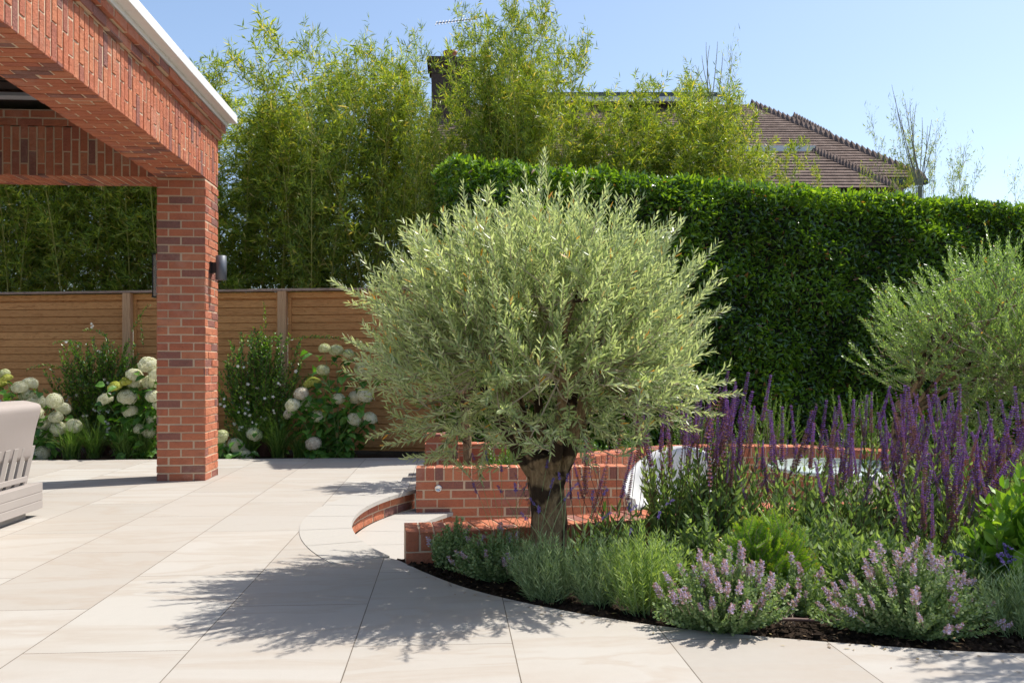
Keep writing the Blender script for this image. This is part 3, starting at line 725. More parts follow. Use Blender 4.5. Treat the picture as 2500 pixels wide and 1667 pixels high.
prism(g, [l0+Vector((.3, .3, 0)), l1+Vector((-.35, .3, 0)), bk+Vector((-.3, 0, 0)), C(1.5, 22.5)], 0, l1.z-.1)
prism(g, [wl_+Vector((.2, .2, 0)), we+Vector((-.2, .2, 0)), wb+Vector((-.2, 0, 0)), C(7, 31)], 2, we.z-.1)
g.build('wall', M['render'], hs)
g = G(); prism(g, [EL+Vector((-.02, -.05, 0)), ER+Vector((.05, -.05, 0)), ER+Vector((.05, .1, 0)), EL+Vector((0, .1, 0))], ER.z-.16, ER.z-.03); prism(g, [we+Vector((-2.2, -.05, 0)), we+Vector((.06, -.05, 0)), we+Vector((.06, .1, 0)), we+Vector((-2.2, .1, 0))], we.z-.14, we.z-.02); g.build('gutter', M['slate'], hs)
g = G(); a, b = cc(1120, 232, 25.05), cc(1640, 232, 25.05); b.z = a.z
prism(g, [a+Vector((0, -.35, 0)), b+Vector((0, -.35, 0)), b+Vector((0, .6, 0)), a+Vector((0, .6, 0))], a.z-.02, a.z+.14); g.build('roof_panel', M['slate'], hs)
g = G(); prism(g, [a+Vector((0, -.5, 0)), b+Vector((0, -.5, 0)), b+Vector((0, -.352, 0)), a+Vector((0, -.352, 0))], a.z-.16, a.z-.03)
g.build('flashing', M['whitetrim'], hs)
g = G(); prism(g, [t0+Vector((0, -.06, 0)), t1+Vector((.05, -.06, 0)), t1+Vector((.05, 0, 0)), t0+Vector((0, 0, 0))], t1.z-.03, t1.z+.10); g.build('fascia', M['whitetrim'], hs)
g = G(); prism(g, [t0, t1, t1+Vector((0, 1.2, 0)), t0+Vector((0, 1.2, 0))], t1.z-.2, t1.z+.04); 
wA_, wB_ = cc(1770, 338, 21.0), cc(1872, 338, 21.0); prism(g, [wA_, wB_, wB_+Vector((0, .8, 0)), wA_+Vector((0, .8, 0))], t1.z+.0, t1.z+.22); g.build('dormer', M['slate'], hs)
g = G(); a = cc(985, 130, 24); b = cc(1086, 130, 24); zt = a.z
ch0 = thing('x', (0, 0, 0), None, None); bpy.data.objects.remove(ch0)
box(g, (a.x+.07, a.y, 5), (b.x-.07, a.y+.8, zt-.45)); 
for k, e in enumerate((.0, -.05, -.10)): box(g, (a.x+.05+e, a.y-.02+e, zt-.45+k*.14), (b.x-.05-e, a.y+.82-e, zt-.45+(k+1)*.14+.002*k))
box(g, (a.x+.02, a.y+.05, zt-.03), (b.x-.02, a.y+.7, zt+.03))
ch = g.build('chimney', M['stackbrick'], hs)
g = G(); pc = cc(1034, 130, 24.4); lathe(g, (pc.x, pc.y, zt), [(.15, 0), (.16, .02), (.17, .2), (.20, .21), (.2, .26), (.16, .27), (.13, .1), (0, .1)], 20); g.build('chimney_pot', M['terracotta'], ch, True)
an = thing('tv_antenna', cc(1092, 230, 23.9), 'thin yagi television antenna on a mast beside the chimney', 'antenna')
g = G(); tube(g, [cc(1092, 250, 23.9), cc(1091, 62, 23.9)], .018, 6); tube(g, [cc(1091, 64, 23.9), cc(1064, 96, 23.9)], .01, 5); g.build('mast', M['alu'], an)
g = G(); tube(g, [cc(1002, 54, 23.9), cc(1092, 44, 23.9)], .014, 6)
for k in range(12):
    p = cc(1002+k*7.3, 54-k*.8, 23.9); tube(g, [p-Vector((.02, .05, .07)), p+Vector((.02, .05, .07))], .013, 4)
g.build('boom', M['alu'], an)
g = G()
for rr_, dz in ((.24, 0), (.20, .06)):
    p = cc(1078, 104, 23.9); A = np.linspace(0, 2*np.pi, 24); tube(g, [(p.x+rr_*math.cos(t), p.y+.2*math.sin(t), p.z+dz+.1*math.sin(t+.4)) for t in A], .006, 4)
g.build('cable_loop', M['rail'], an)
ds_ = thing('satellite_dish', cc(1122, 200, 23.7), 'grey satellite dish partly hidden by bamboo beside the chimney', 'satellite dish')
g = G(); lathe(g, (0, 0, 0), [(0, -.12), (.15, -.105), (.28, -.06), (.38, 0), (.36, .005), (.26, -.05), (0, -.10)], 24)
V = np.concatenate(g.V); p = cc(1122, 200, 23.7); g.V = [np.stack([V[:, 0], V[:, 2], V[:, 1]], 1)+np.array(p)]; g.build('reflector', M['dish'], ds_, True)
g = G(); tube(g, [p+Vector((0, .1, 0)), p+Vector((0, .3, -.9))], .03, 6); g.build('bracket', M['alu'], ds_)

exec_plants = True
# ------------------------------------------------------------------ planting
def rv(rng, n): return unit(rng.normal(size=(n, 3)))
def shoot_leaves(g, pts, rng, spacing, L, W, spread=.8, kind='n', start=.2, whorl=2, rndb=(0, 1), droop=.1, up=None, mi=0, taper=.35, end=1.0):
    pts = np.asarray(pts); seg = np.linalg.norm(np.diff(pts, axis=0), axis=1); S = np.concatenate(([0], np.cumsum(seg))); tot = S[-1]
    s = np.arange(start*tot, tot*end, spacing)
    if len(s) == 0: return
    P = np.stack([np.interp(s, S, pts[:, k]) for k in range(3)], 1)
    T = unit(np.stack([np.interp(np.minimum(s+.01, tot), S, pts[:, k])-np.interp(np.maximum(s-.01, 0), S, pts[:, k]) for k in range(3)], 1))
    ref = unit(np.cross(T, rng.normal(size=3))); ref2 = np.cross(T, ref)
    a0 = (np.arange(len(s)) % 2)*np.pi/2
    for k in range(whorl):
        a = a0 + k*2*np.pi/whorl + rng.normal(0, .3, len(s))
        side = ref*np.cos(a)[:, None]+ref2*np.sin(a)[:, None]
        D = unit(T*.75+side*spread+rng.normal(0, .12, T.shape)+np.array([0, 0, .12]))
        f = 1-taper*(s/tot)**2
        leaves(g, P, D, side+T*.01+rng.normal(0, .35, T.shape), L*f*rng.uniform(.75, 1.15, len(s)), W*f*rng.uniform(.8, 1.15, len(s)), kind, .1, droop, rnd=rndb[0]+(rndb[1]-rndb[0])*rng.random(len(s)), mi=mi)

def olive(name, base, cen, radii, nshoot, seed, label, mat, fork=None, trunk_r=.105, leafL=.06, leafW=.0125, lean=(0, 0), extra=()):
    rng = np.random.default_rng(seed); t = thing(name, base, label, 'tree')
    base = np.array(base); cen = np.array(cen); radii = np.array(radii); fork = np.array(fork if fork is not None else base+(cen-base)*.5)
    # trunk
    g = G(); m = 34; s = 28; V = []; hgt = fork[2]-base[2]
    for i in range(m):
        u = i/(m-1); c_ = base*(1-u)+fork*u + np.array([.012*math.sin(u*5), .01*math.cos(u*4), 0])
        r = trunk_r*(1.0+.35*max(0, .15-u)/.15 + .14*max(0, (u-.62)/.38)**1.5)
        if i == m-1: r *= .5
        for k in range(s):
            a = k/s*2*math.pi; x, y = math.cos(a), math.sin(a)
            rr_ = r*(1+.13*nz(x*1.2+seed, y*1.2, u*2.2)+.07*nz(x*3, y*3, u*5+9)+.035*nz(x*9, y*9, u*9))
            V.append((c_[0]+x*rr_, c_[1]+y*rr_, c_[2] + (.02*nz(x*2, y*2, 3) if u > .9 else 0)))
    Q = [(i*s+k, i*s+(k+1) % s, (i+1)*s+(k+1) % s, (i+1)*s+k) for i in range(m-1) for k in range(s)]
    V.append(tuple(fork+np.array([0, 0, -.02]))); Q += [((m-1)*s+k, (m-1)*s+(k+1) % s, len(V)-1, len(V)-1) for k in range(s)]
    g.add(V, Q); g.build('trunk', M['bark'], t, True)
    # limbs
    tips = []
    nl = 8
    for i in range(nl):
        a = i/nl*2*math.pi+rng.uniform(-.3, .3); el = rng.uniform(.35, 1.1)
        d_ = np.array([math.cos(a)*math.cos(el), math.sin(a)*math.cos(el), math.sin(el)])
        e = cen+d_*radii*.55; st = fork+np.array([math.cos(a), math.sin(a), 0])*trunk_r*.58+np.array([0, 0, -.15])
        g = G(); P = curve(st, e, np.array([math.cos(a), math.sin(a), 0])*.06+rng.normal(0, .03, 3), 8); tube(g, P, np.linspace(trunk_r*.40, .011, 8), 10)
        for k in range(5):
            j = rng.integers(3, 8); d2 = unit(d_+rng.normal(0, .6, 3)); e2 = P[j]+d2*rng.uniform(.2, .4)*radii.mean(); P2 = curve(P[j], e2, rng.normal(0, .03, 3), 6); tube(g, P2, np.linspace(.011, .004, 6), 5); tips.append(P2)
        tips.append(P); g.build('limb', M['bark'], t, True)
    allp = np.concatenate(tips)
    gt = G(); gl = G()
    n = nshoot
    for i in range(n+len(extra)):
        if i < n:
            dv = unit(rng.normal(size=3)); 
            if dv[2] < -.35 and rng.random() < .6: dv[2] = abs(dv[2])
            r = rng.random()**(1/3.6)*1.0
            if nz(dv[0]*3.1+seed*2, dv[1]*3.1, dv[2]*3.1) < -.22 and r > .62: r *= .82
            lump = 1+.14*nz(dv[0]*2.3+seed, dv[1]*2.3, dv[2]*2.3)+.05*nz(dv[0]*6, dv[1]*6, dv[2]*6+seed)
            tip = cen+dv*radii*r*lump
            upw = .85 if dv[2] > -.15 else .30
            if math.hypot(tip[0]-fork[0], tip[1]-fork[1]) < .34 and tip[2] < fork[2]+.28: continue
            gd = unit(dv*np.array([.75, .75, .45])+np.array([0, 0, upw])+rng.normal(0, .34, 3)); ln = rng.uniform(.15, .40)*(radii.mean()/.85)
            if rng.random() < .09 and r > .8: tip = tip+gd*rng.uniform(.06, .2)
        else:
            tip, gd, ln = extra[i-n]; tip = np.array(tip); gd = unit(np.array(gd, float))
        st = tip-gd*ln*.8-unit(tip-cen)*ln*.35
        P = curve(st, tip, np.cross(gd, rng.normal(size=3))*.02-np.array([0, 0, .025]), 6)
        tube(gt, P, np.linspace(.0026, .0009, 6), 3, .5)
        if i % 3 == 0:
            k = np.argmin(((allp-st)**2).sum(1)); tube(gt, curve(allp[k], st, rng.normal(0, .02, 3), 5), np.linspace(.005, .0026, 5), 3)
        b = rng.random()*.25
        shoot_leaves(gl, P, rng, .0165, leafL, leafW, .68, 'l', .12, 2, (b, 1.0), .06)
    gt.build('twigs', M['twig'], t); gl.build('crown', mat, t)
    return t
tb = C(.17, 4.58, -.03); fk = C(.19, 4.60, .60); cn = C(.135, 4.52, 1.205)
extra = []
for (vx, vy, dx, dz, ln) in ((762, 640, -1, .55, .42), (800, 700, -1, .3, .35), (850, 640, -.8, .8, .3), (928, 535, -.7, .8, .3), (1252, 352, 0, 1, .36), (1572, 500, .5, 1, .3), (1540, 520, .4, 1, .3), (1668, 640, .8, .7, .34), (1672, 700, .9, .5, .34),
                             (1700, 900, 1, .1, .42), (1680, 870, 1, .3, .36), (1640, 920, .9, -.1, .36), (1655, 960, 1, -.2, .32), (1600, 985, .8, -.3, .3), (840, 1000, -.9, -.2, .34), (880, 1030, -.7, -.1, .3), (920, 1050, -.8, .1, .32), (1105, 1105, -.1, -1, .22), (1440, 1040, .6, -.5, .3), (1480, 1010, .8, -.4, .3), (980, 1060, -.4, -.5, .26), (1020, 1070, -.2, -.7, .24), (797, 820, -1, .3, .3), (810, 880, -1, .1, .3), (800, 780, -1, .5, .3)):
    for q in range(2):
        p = PV(vx+random.uniform(-8, 8), vy+random.uniform(-8, 8), 4.6+random.uniform(-.15, .15)); dd = C(dx, random.uniform(-.3, .3)); extra.append((tuple(p), (dd.x, dd.y, dz), ln))
olive('olive_tree', tuple(tb), tuple(cn), (.96, .95, .75), 1800, 4, 'large rounded silver green olive tree with stout trunk in the centre of the garden', M['olive'], tuple(fk), trunk_r=.093, leafL=.057, leafW=.0108, extra=extra)
olive('olive_tree', tuple(C(3.35, 7.9, -.03)), tuple(C(4.33, 7.8, 1.22)), (1.32, 1.0, 1.0), 1050, 8, 'smaller green olive tree at the right edge in front of the hedge', M['olive2'], tuple(C(3.5, 7.9, .75)), .05, .045, .012)
olive('olive_tree', tuple(C(-.42, 8.05, 0)), tuple(C(-.42, 8.05, 1.35)), (.55, .5, .45), 330, 9, 'small olive tree in the brick planter hidden behind the big olive crown', M['olive'], tuple(C(-.42, 8.05, .85)), .04, .055, .012)

# ---- bamboo
def bamboo_meshes(seed, H=4.6, dens=1.0, zlo=1.6, matl=None, lean=.25, mc=None, spreadf=1.0):
    rng = np.random.default_rng(seed); gc = G(); gl = G()
    a = rng.uniform(0, 6.28); top = np.array([math.cos(a)*lean, math.sin(a)*lean, H]); P = curve((0, 0, 0), top, np.array([-top[0]*.35, -top[1]*.35, 0]), 22)
    tube(gc, P, np.linspace(.012, .0025, 22), 6)
    zz = np.linspace(0, 1, 22)
    for z in np.arange(zlo, H, .13):
        f = z/H; k = f*21; i = int(k); p = P[i]*(1-(k-i))+P[min(i+1, 21)]*(k-i)
        for b in range(rng.integers(2, 4)):
            az = rng.uniform(0, 6.28); ln = rng.uniform(.25, .62)*(1.2-.65*f)*spreadf; d_ = np.array([math.cos(az)*.75, math.sin(az)*.75, rng.uniform(.55, 1.2)])
            e = p+unit(d_)*ln; B = curve(p, e, np.array([0, 0, .03]), 5); tube(gc, B, np.linspace(.003, .0012, 5), 3)
            for tw in range(rng.integers(3, 6)):
                q = B[rng.integers(1, 5)]; e2 = q+unit(d_+rng.normal(0, .55, 3))*rng.uniform(.08, .2); 
                nl = int(rng.integers(6, 11)*dens)
                if nl < 1: continue
                s = np.linspace(.3, 1, nl)[:, None]; LP = q*(1-s)+e2*s
                D = unit((e2-q)/np.linalg.norm(e2-q)*.6+rng.normal(0, .5, (nl, 3))+np.array([0, 0, -.05]))
                leaves(gl, LP, D, rng.normal(size=(nl, 3)), rng.uniform(.07, .13, nl), rng.uniform(.011, .018, nl), 'n', .1, .25, rnd=np.clip(rng.normal(.42, .25, nl)+.12*(rng.random() < .2), 0, 1))
    return gc.data('culm', mc or M['culm'], smooth=True), gl.data('foliage', matl or M['bamboo'])
BV = [bamboo_meshes(100+i, lean=.35+.16*i) for i in range(7)]
BVS = [bamboo_meshes(130+i, dens=.75, zlo=2.2, lean=.35) for i in range(2)]
BARE = bamboo_meshes(140, dens=.28, zlo=2.8, lean=.5, mc=M['drycane'])
def yvar(base, d):
    return None
prof_x = [-60, 355, 480, 520, 560, 620, 680, 720, 770, 830, 870, 905, 945, 975, 1060, 1080, 1130, 1180, 1240, 1290, 1330, 1365, 1400, 1440, 1480, 1510, 1540, 1580, 1620, 1660, 1700, 1720, 1750]
prof_y = [120, 120, 190, 215, 235, 190, 110, 85, 110, 150, 60, 50, 130, 215, 215, 150, -30, 20, 130, 200, 235, 225, 205, 250, 190, 150, 125, 200, 190, 130, 190, 260, 330]
rngb = np.random.default_rng(77)
def place_bamboo(vx, d, topy, var, label, group, wid=1.0):
    x = (vx*1.063-1250)/FP*d; ztop = CH+(842-topy)*1.063/FP*d; s = (ztop-(.34 if var in BV else .15))/4.6
    t = thing('bamboo', C(x, d, 0), label, 'bamboo', group)
    rz = Quaternion((0, 0, 1), rngb.uniform(0, 6.28))
    link('culm', var[0], t, t.location, rz, (wid, wid, s)); link('foliage', var[1], t, t.location, rz, (wid, wid, s))
GB1, GB2 = 'bamboo canes growing behind the cedar fence', 'bamboo canes rising behind the clipped hedge'
for i in range(170):
    vx = -80+i*(1160/170)+rngb.uniform(-8, 8); d = 12.4+rngb.random()*1.4 if vx < 900 else 12.1+rngb.random()*1.2
    ty = np.interp(vx, prof_x, prof_y)+abs(rngb.normal(0, 62))+18; spars = rngb.random() < .25
    if 925 < vx < 1095: ty = max(ty, 205+rngb.random()*50)
    place_bamboo(vx, d, ty, BVS[rngb.integers(0, 2)] if spars else BV[rngb.integers(0, 7)], 'leafy yellow green bamboo cane in the dense screen behind the cedar fence', GB1, .6 if 900 < vx < 1110 else rngb.uniform(1.0, 1.45))
for vx in (690, 715, 735, 875, 895, 1135, 1150, 1165, 1180, 1200, 1225):
    place_bamboo(vx, 12.0+rngb.random()*.6, np.interp(vx, prof_x, prof_y)-8, BV[rngb.integers(0, 7)], 'tallest leafy bamboo cane standing above the screen behind the fence', GB1, .8)
for i in range(62):
    vx = 1040+i*(710/62)+rngb.uniform(-10, 10); d = 12.1+rngb.random()*1.2
    ty = np.interp(vx, prof_x, prof_y)+abs(rngb.normal(0, 40))+4
    place_bamboo(vx, d, ty, BV[rngb.integers(0, 7)], 'green bamboo cane showing above the clipped hedge in front of the tiled roof', GB2, rngb.uniform(.7, 1.0))
for i in range(44):
    vx = 1080+i*(700/44)+rngb.uniform(-10, 10)
    place_bamboo(vx, 12.0+rngb.random()*.7, np.interp(vx, prof_x, prof_y)+60+abs(rngb.normal(0, 30)), BV[rngb.integers(0, 3)], 'short bushy bamboo cane low behind the clipped hedge', GB2, rngb.uniform(.8, 1.1))
for vx, ty in ((1735, 300), (1765, 320), (1800, 345), (1830, 330), (1855, 350)):
    place_bamboo(vx, 12.6, ty, BV[1], 'low yellow bamboo shoot above the hedge below the tiled roof', 'yellow bamboo shoots above the hedge', .45)
for vx, ty in ((2040, 330), (2075, 310), (2100, 340), (2140, 320), (2175, 350), (2190, 380), (2010, 390)):
    place_bamboo(vx, 13.1, ty, BVS[1], 'short sparse bamboo cane at the foot of the bare tips beyond the roof corner', 'sparse bamboo beyond the roof corner', .38)
for vx, ty in ((2050, 250), (2085, 215), (2105, 232), (2130, 290), (2165, 330), (2195, 370), (2345, 385), (1635, 100), (1655, 115), (505, 160)):
    place_bamboo(vx, 13.0, ty, BARE, 'thin half bare bamboo cane sticking up against the sky', 'half bare bamboo canes', .55)
# far conifer over the coping
ct = thing('conifer', C(-9.3, 24, 0), 'blue green conifer tip showing above the white coping of the pavilion', 'tree')
g = G(); tube(g, [C(-9.3, 24, 0), C(-9.3, 24, 9.2)], np.array([.2, .03]), 6); g.build('trunk', M['twig'], ct)
g = G(); rng = np.random.default_rng(5)
for i in range(2600):
    z = rng.uniform(2, 9.4); r = (9.6-z)*.33*rng.random()**.5; a = rng.uniform(0, 6.28); p = C(-9.3+r*math.cos(a), 24+r*math.sin(a), z)
    leaves(g, [tuple(p)], [(math.cos(a), math.sin(a), .3)], [(0.1, 0, 1)], .35, .10, rng=rng)
g.build('crown', M['conifer'], ct)

# ---- hedge
rng = np.random.default_rng(21)
ha, hb = (-.55, 10.0), (8.4, 13.15)
HA, HB = C(*ha), C(*hb); hd = (HB-HA); HL = hd.length; hd.normalize(); hn = Vector((hd.y, -hd.x, 0)); HT = 3.33
hg = thing('hedge', (HA+HB)/2, 'tall clipped dark green laurel hedge behind the sunken circle', 'hedge')
g = G(); thick = 1.0
def hf(u, v, wv): return tuple(HA+hd*u+hn*wv+Vector((0, 0, v)))
nu, nv = 60, 24; V = []; 
for i in range(nu+1):
    for j in range(nv+1):
        u, v = HL*i/nu, -.05+(HT-.12)*j/nv; V.append(hf(u+ .1, v, -.13+.07*nz(u, v, 0, 1.6)))
Q = [(i*(nv+1)+j, (i+1)*(nv+1)+j, (i+1)*(nv+1)+j+1, i*(nv+1)+j+1) for i in range(nu) for j in range(nv)]
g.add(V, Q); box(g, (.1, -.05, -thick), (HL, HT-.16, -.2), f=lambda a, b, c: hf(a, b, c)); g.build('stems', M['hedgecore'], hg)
g = G(); n = 72000
u = rng.random(n)*HL; top = rng.random(n) < .27; v = np.where(top, HT, rng.random(n)*(HT+.02)); wv = np.where(top, -rng.random(n)*thick, 0)
side = rng.random(n) < .04; u = np.where(side, 0, u); wv = np.where(side, -rng.random(n)*thick, wv)
bm_ = .045*np.sin(u*3.1+v*2.2)+.04*np.sin(u*7.3-v*5.1+1)+.04*np.sin(v*9+u*2)
dep = rng.exponential(.05, n)-.03
out = np.where(top | side, 0, bm_-dep*1.2); upd = np.where(top, .025*np.sin(u*4.4)+.03*np.sin(u*11+1)-dep*1.3+.03*(rng.random(n) < .04), 0)
ur = rng.random(n) < .0
P = np.array(HA)[None]+np.array(hd)[None]*(u-np.where(side, .05-dep, 0))[:, None]+np.array(hn)[None]*(wv+out)[:, None]+np.array([0, 0, 1.])[None]*(v+upd-np.where(top, 0, .0))[:, None]
D = unit(rng.normal(0, .75, (n, 3))+np.where(top[:, None], np.array([0, 0, .9]), np.array(hn)[None]*.7+np.array([0, 0, .15])))
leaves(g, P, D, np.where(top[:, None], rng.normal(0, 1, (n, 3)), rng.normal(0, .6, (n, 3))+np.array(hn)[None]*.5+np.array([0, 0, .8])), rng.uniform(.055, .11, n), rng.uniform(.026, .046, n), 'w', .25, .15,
       rnd=np.where(rng.random(n) < .014, 1.0, np.clip(rng.beta(2, 2.6, n)*.85+.16*np.sin(u*2.3+v*1.7)*np.sin(v*3.1-u*1.1)+.2*(v > HT-.25)*rng.random(n), 0, .97)))  # leaf tone lightened in patches and near the top, painting in sunlit highlights
# new upright tips along the top
for k in range(420):
    uu = rng.random()*HL; p = np.array(hf(uu, HT-.02, -rng.random()*thick*.9)); e = p+np.array([rng.normal(0, .04), rng.normal(0, .04), rng.uniform(.06, .16)])
    shoot_leaves(g, [p, (p+e)/2, e], rng, .03, .07, .03, .8, 'w', .1, 2, (.55, .95))
g.build('foliage', M['hedge'], hg)

# ---- hydrangeas
def head_mesh(seed, mat, name='flower_head', flat=.8):
    rng = np.random.default_rng(seed); g = G()
    lathe(g, (0, 0, 0), [(0, -.05), (.055, -.04), (.078, -.005), (.07, .035), (.04, .062), (0, .07)], 14, .0)
    n = 230; i = np.arange(n)+.5; ph = np.arccos(1-1.65*i/n); th = np.pi*(1+5**.5)*i
    d = np.stack([np.cos(th)*np.sin(ph), np.sin(th)*np.sin(ph), np.cos(ph)], 1)
    lump = np.array([1+.11*nz(a*2.5+seed, b*2.5, c*2.5) for a, b, c in d])+rng.normal(0, .035, n)
    P = d*np.array([.088, .088, .088*flat])*lump[:, None]
    t1 = unit(np.cross(d, rng.normal(size=(n, 3)))); t2 = np.cross(d, t1); rr_ = np.clip(rng.normal(.6, .2, n), 0, 1)
    for k in range(4):
        a = k*np.pi/2; D = t1*math.cos(a)+t2*math.sin(a)+d*.35
        leaves(g, P, D, d, .0135, .0145, 'n', -.05, .1, rnd=np.clip(rr_+rng.normal(0, .1, n), 0, 1))
    return g.data(name, mat)
HM = {'c': [head_mesh(i, M['cream']) for i in range(3)], 'l': [head_mesh(9, M['lime'], flat=.55)], 'p': [head_mesh(14, M['palelime'])], 'f': [head_mesh(17, M['faded'])]}
HLAB = {'l': 'lime green flower head', 'p': 'pale greenish flower head', 'f': 'faded greyish flower head'}
def hydrangea(cx, d, heads, label, spread=.5, nl=150, seed=1, hgt=.8):
    rng = np.random.default_rng(seed); base = C((cx*1.063-1250)/FP*d, d, -.03); t = thing('hydrangea', base, label, 'shrub'); b = np.array(base)
    gs, gl = G(), G()
    for (vx, vy, kind, sc) in heads:
        dd = d+rng.uniform(-.18, .12); p = PV(vx, vy, dd); p = np.array(p)
        dr = unit(p-b+np.array([0, 0, .35])+rng.normal(0, .15, 3)-np.array([0, .25, 0])); foot = b+rng.normal(0, .06, 3)*np.array([1, 1, 0])
        Pc = curve(foot, p-dr*.03, (0, 0, .08), 8); tube(gs, Pc, np.linspace(.005, .003, 8), 5)
        q = Vector((0, 0, 1)).rotation_difference(Vector(dr)); me = HM[kind][rng.integers(0, len(HM[kind]))]
        o = link('flower_head', me, t, p, q @ Quaternion((0, 0, 1), rng.uniform(0, 6)), sc*1.04)
        if kind in HLAB: o['label'] = HLAB[kind]
        ks = rng.integers(2, 8, 7); n = len(ks); a = rng.uniform(0, 6.28, n)
        D = np.stack([np.cos(a), np.sin(a), rng.uniform(-.5, .3, n)], 1); leaves(gl, Pc[ks]-np.array([0, 0, .05]), D, np.array([0, 0, 1.])+rng.normal(0, .3, (n, 3)), rng.uniform(.09, .14, n), rng.uniform(.07, .10, n), 'w', .12, .35, rng=rng)
    hs_ = np.array([np.array(PV(h[0], h[1], d)) for h in heads]); c0 = hs_.mean(0); 
    n = nl; k = rng.integers(0, len(hs_), n); s = rng.random((n, 1))**.6; P = b*(1-s)+hs_[k]*s-np.array([0, 0, .08])+rng.normal(0, .09, (n, 3)); P[:, 2] = np.maximum(P[:, 2], .04)
    a = rng.uniform(0, 6.28, n); D = np.stack([np.cos(a), np.sin(a)-.4, rng.uniform(-.7, .2, n)], 1)
    leaves(gl, P, D, np.array([0, -.3, 1.])+rng.normal(0, .3, (n, 3)), rng.uniform(.09, .15, n), rng.uniform(.07, .11, n), 'w', .12, .35, rng=rng)
    gs.build('stems', M['sagegreen'], t); gl.build('foliage', M['hydgreen'], t)
hydrangea(70, 10.38, [(45, 890, 'c', .95), (68, 882, 'c', 1), (60, 907, 'c', .9), (42, 930, 'c', .8), (82, 925, 'c', 1.2), (125, 920, 'c', 1), (145, 938, 'c', .95), (128, 958, 'c', .85), (100, 972, 'c', 1.1), (135, 985, 'c', 1), (170, 978, 'c', .95), (97, 1042, 'c', 1), (15, 868, 'l', .7), (3, 880, 'l', .9), (10, 858, 'p', .7), (78, 950, 'c', 1.1), (100, 1000, 'c', .9)],
          'white hydrangea with many round heads behind the sofa', seed=1)
hydrangea(315, 10.38, [(340, 838, 'c', 1.15), (308, 862, 'c', 1), (347, 878, 'c', 1.1), (264, 888, 'l', .9), (290, 876, 'l', .8), (242, 918, 'c', .95), (293, 912, 'c', 1.15), (300, 945, 'c', .95), (309, 880, 'c', .9), (352, 910, 'c', .9), (350, 965, 'c', .8), (320, 985, 'c', .7), (342, 992, 'c', .8), (360, 860, 'c', .9), (368, 930, 'c', .9)],
          'white hydrangea with two lime heads just left of the brick pillar', seed=2)
hydrangea(535, 10.34, [(508, 1003, 'p', .95), (503, 1030, 'p', 1), (542, 1024, 'c', 1.1), (584, 998, 'c', 1), (560, 1047, 'c', 1.05)], 'low white hydrangea just right of the brick pillar', seed=3, nl=45)
hydrangea(770, 10.36, [(718, 880, 'l', 1.1), (692, 904, 'f', .9), (672, 930, 'c', .9), (706, 927, 'c', 1), (664, 950, 'f', .75), (728, 955, 'c', .9), (742, 850, 'p', .8), (772, 805, 'p', .9), (745, 800, 'p', .7), (778, 915, 'c', .8), (818, 912, 'c', .95), (838, 908, 'c', 1), (835, 852, 'p', 1.2), (815, 962, 'c', .95), (826, 972, 'p', .8), (720, 1018, 'f', .95), (726, 1048, 'l', 1.1), (746, 942, 'l', .4), (800, 812, 'p', .7), (850, 960, 'c', .9)],
          'tall hydrangea with cream and lime heads left of the big olive', seed=4, nl=330)
for o in bpy.data.objects:
    pass
# ---- star jasmine on the fence
gj = G(); 
for k in range(5):
    a = k*2*math.pi/5; leaves(gj, [(0, 0, 0)], [(math.cos(a), math.sin(a), .15)], [(0, 0, 1)], .021, .012, 'n', 0, .1, rnd=np.array([.7]))
JM = gj.data('flower', M['white'])
def jasmine(cx, vtop, vbot, halfw, nfl, label, seed, trail=()):
    rng = np.random.default_rng(seed); d = 10.95 if cx < 400 else 10.75; base = C((cx*1.063-1250)/FP*d, d-.1, -.03); t = thing('star_jasmine', base, label, 'climber'); b = np.array(base)
    gs, gl = G(), G(); tips = []
    for i in range(230):
        f = rng.random()**1.15; f = f*.9 if i % 9 else f; a_ = math.sqrt(max(.03, 1-((f-.35)/.68)**2)); vx = cx+rng.normal(0, halfw*.62)*a_; vy = vbot+(vtop-vbot)*f; e = np.array(PV(vx, vy, d-.10-.18*rng.random()))
        P = curve(b+rng.normal(0, .05, 3)*np.array([1, .3, 0]), e, rng.normal(0, .12, 3)*np.array([1, .2, .5]), 9); tube(gs, P, np.linspace(.005, .002, 9), 3); shoot_leaves(gl, P, rng, .026, .065, .03, 1.0, 'w', .35, 2, (0, .97)); tips.append(P)
    for (vx, vy, vx2, vy2) in trail:
        P = curve(np.array(PV(vx, vy, d-.08)), np.array(PV(vx2, vy2, d-.06)), (0, 0, .12), 9); tube(gs, P, .0018, 3); shoot_leaves(gl, P, rng, .028, .042, .02, .9, 'w', .1, 2, (.3, 1)); tips.append(P)
    gs.build('stems', M['sagestem'], t); gl.build('foliage', M['jasleaf'], t)
    A = np.concatenate([p[3:] for p in tips])
    for i in range(nfl):
        c0 = A[rng.integers(0, len(A))]+np.array([rng.normal(0, .03), -.05-abs(rng.normal(0, .04)), rng.normal(0, .03)])
        for k in range(rng.integers(1, 4)):
            p = c0+rng.normal(0, .022, 3); nrm = Vector((rng.normal(0, .4), -1, rng.normal(.1, .4))).normalized(); link('flower', JM, t, p, Vector((0, 0, 1)).rotation_difference(nrm), rng.uniform(.8, 1.2))
jasmine(235, 760, 955, 120, 34, 'star jasmine with white flowers on the fence left of the pillar', 31, ((330, 800, 320, 720), (200, 800, 120, 790), (250, 780, 190, 760), (300, 770, 345, 700), (150, 850, 60, 850)))
jasmine(605, 740, 955, 92, 26, 'star jasmine with white flowers on the fence right of the pillar', 32, ((610, 760, 605, 690), (640, 790, 760, 780), (700, 780, 810, 790), (660, 800, 700, 840), (560, 860, 510, 890)))
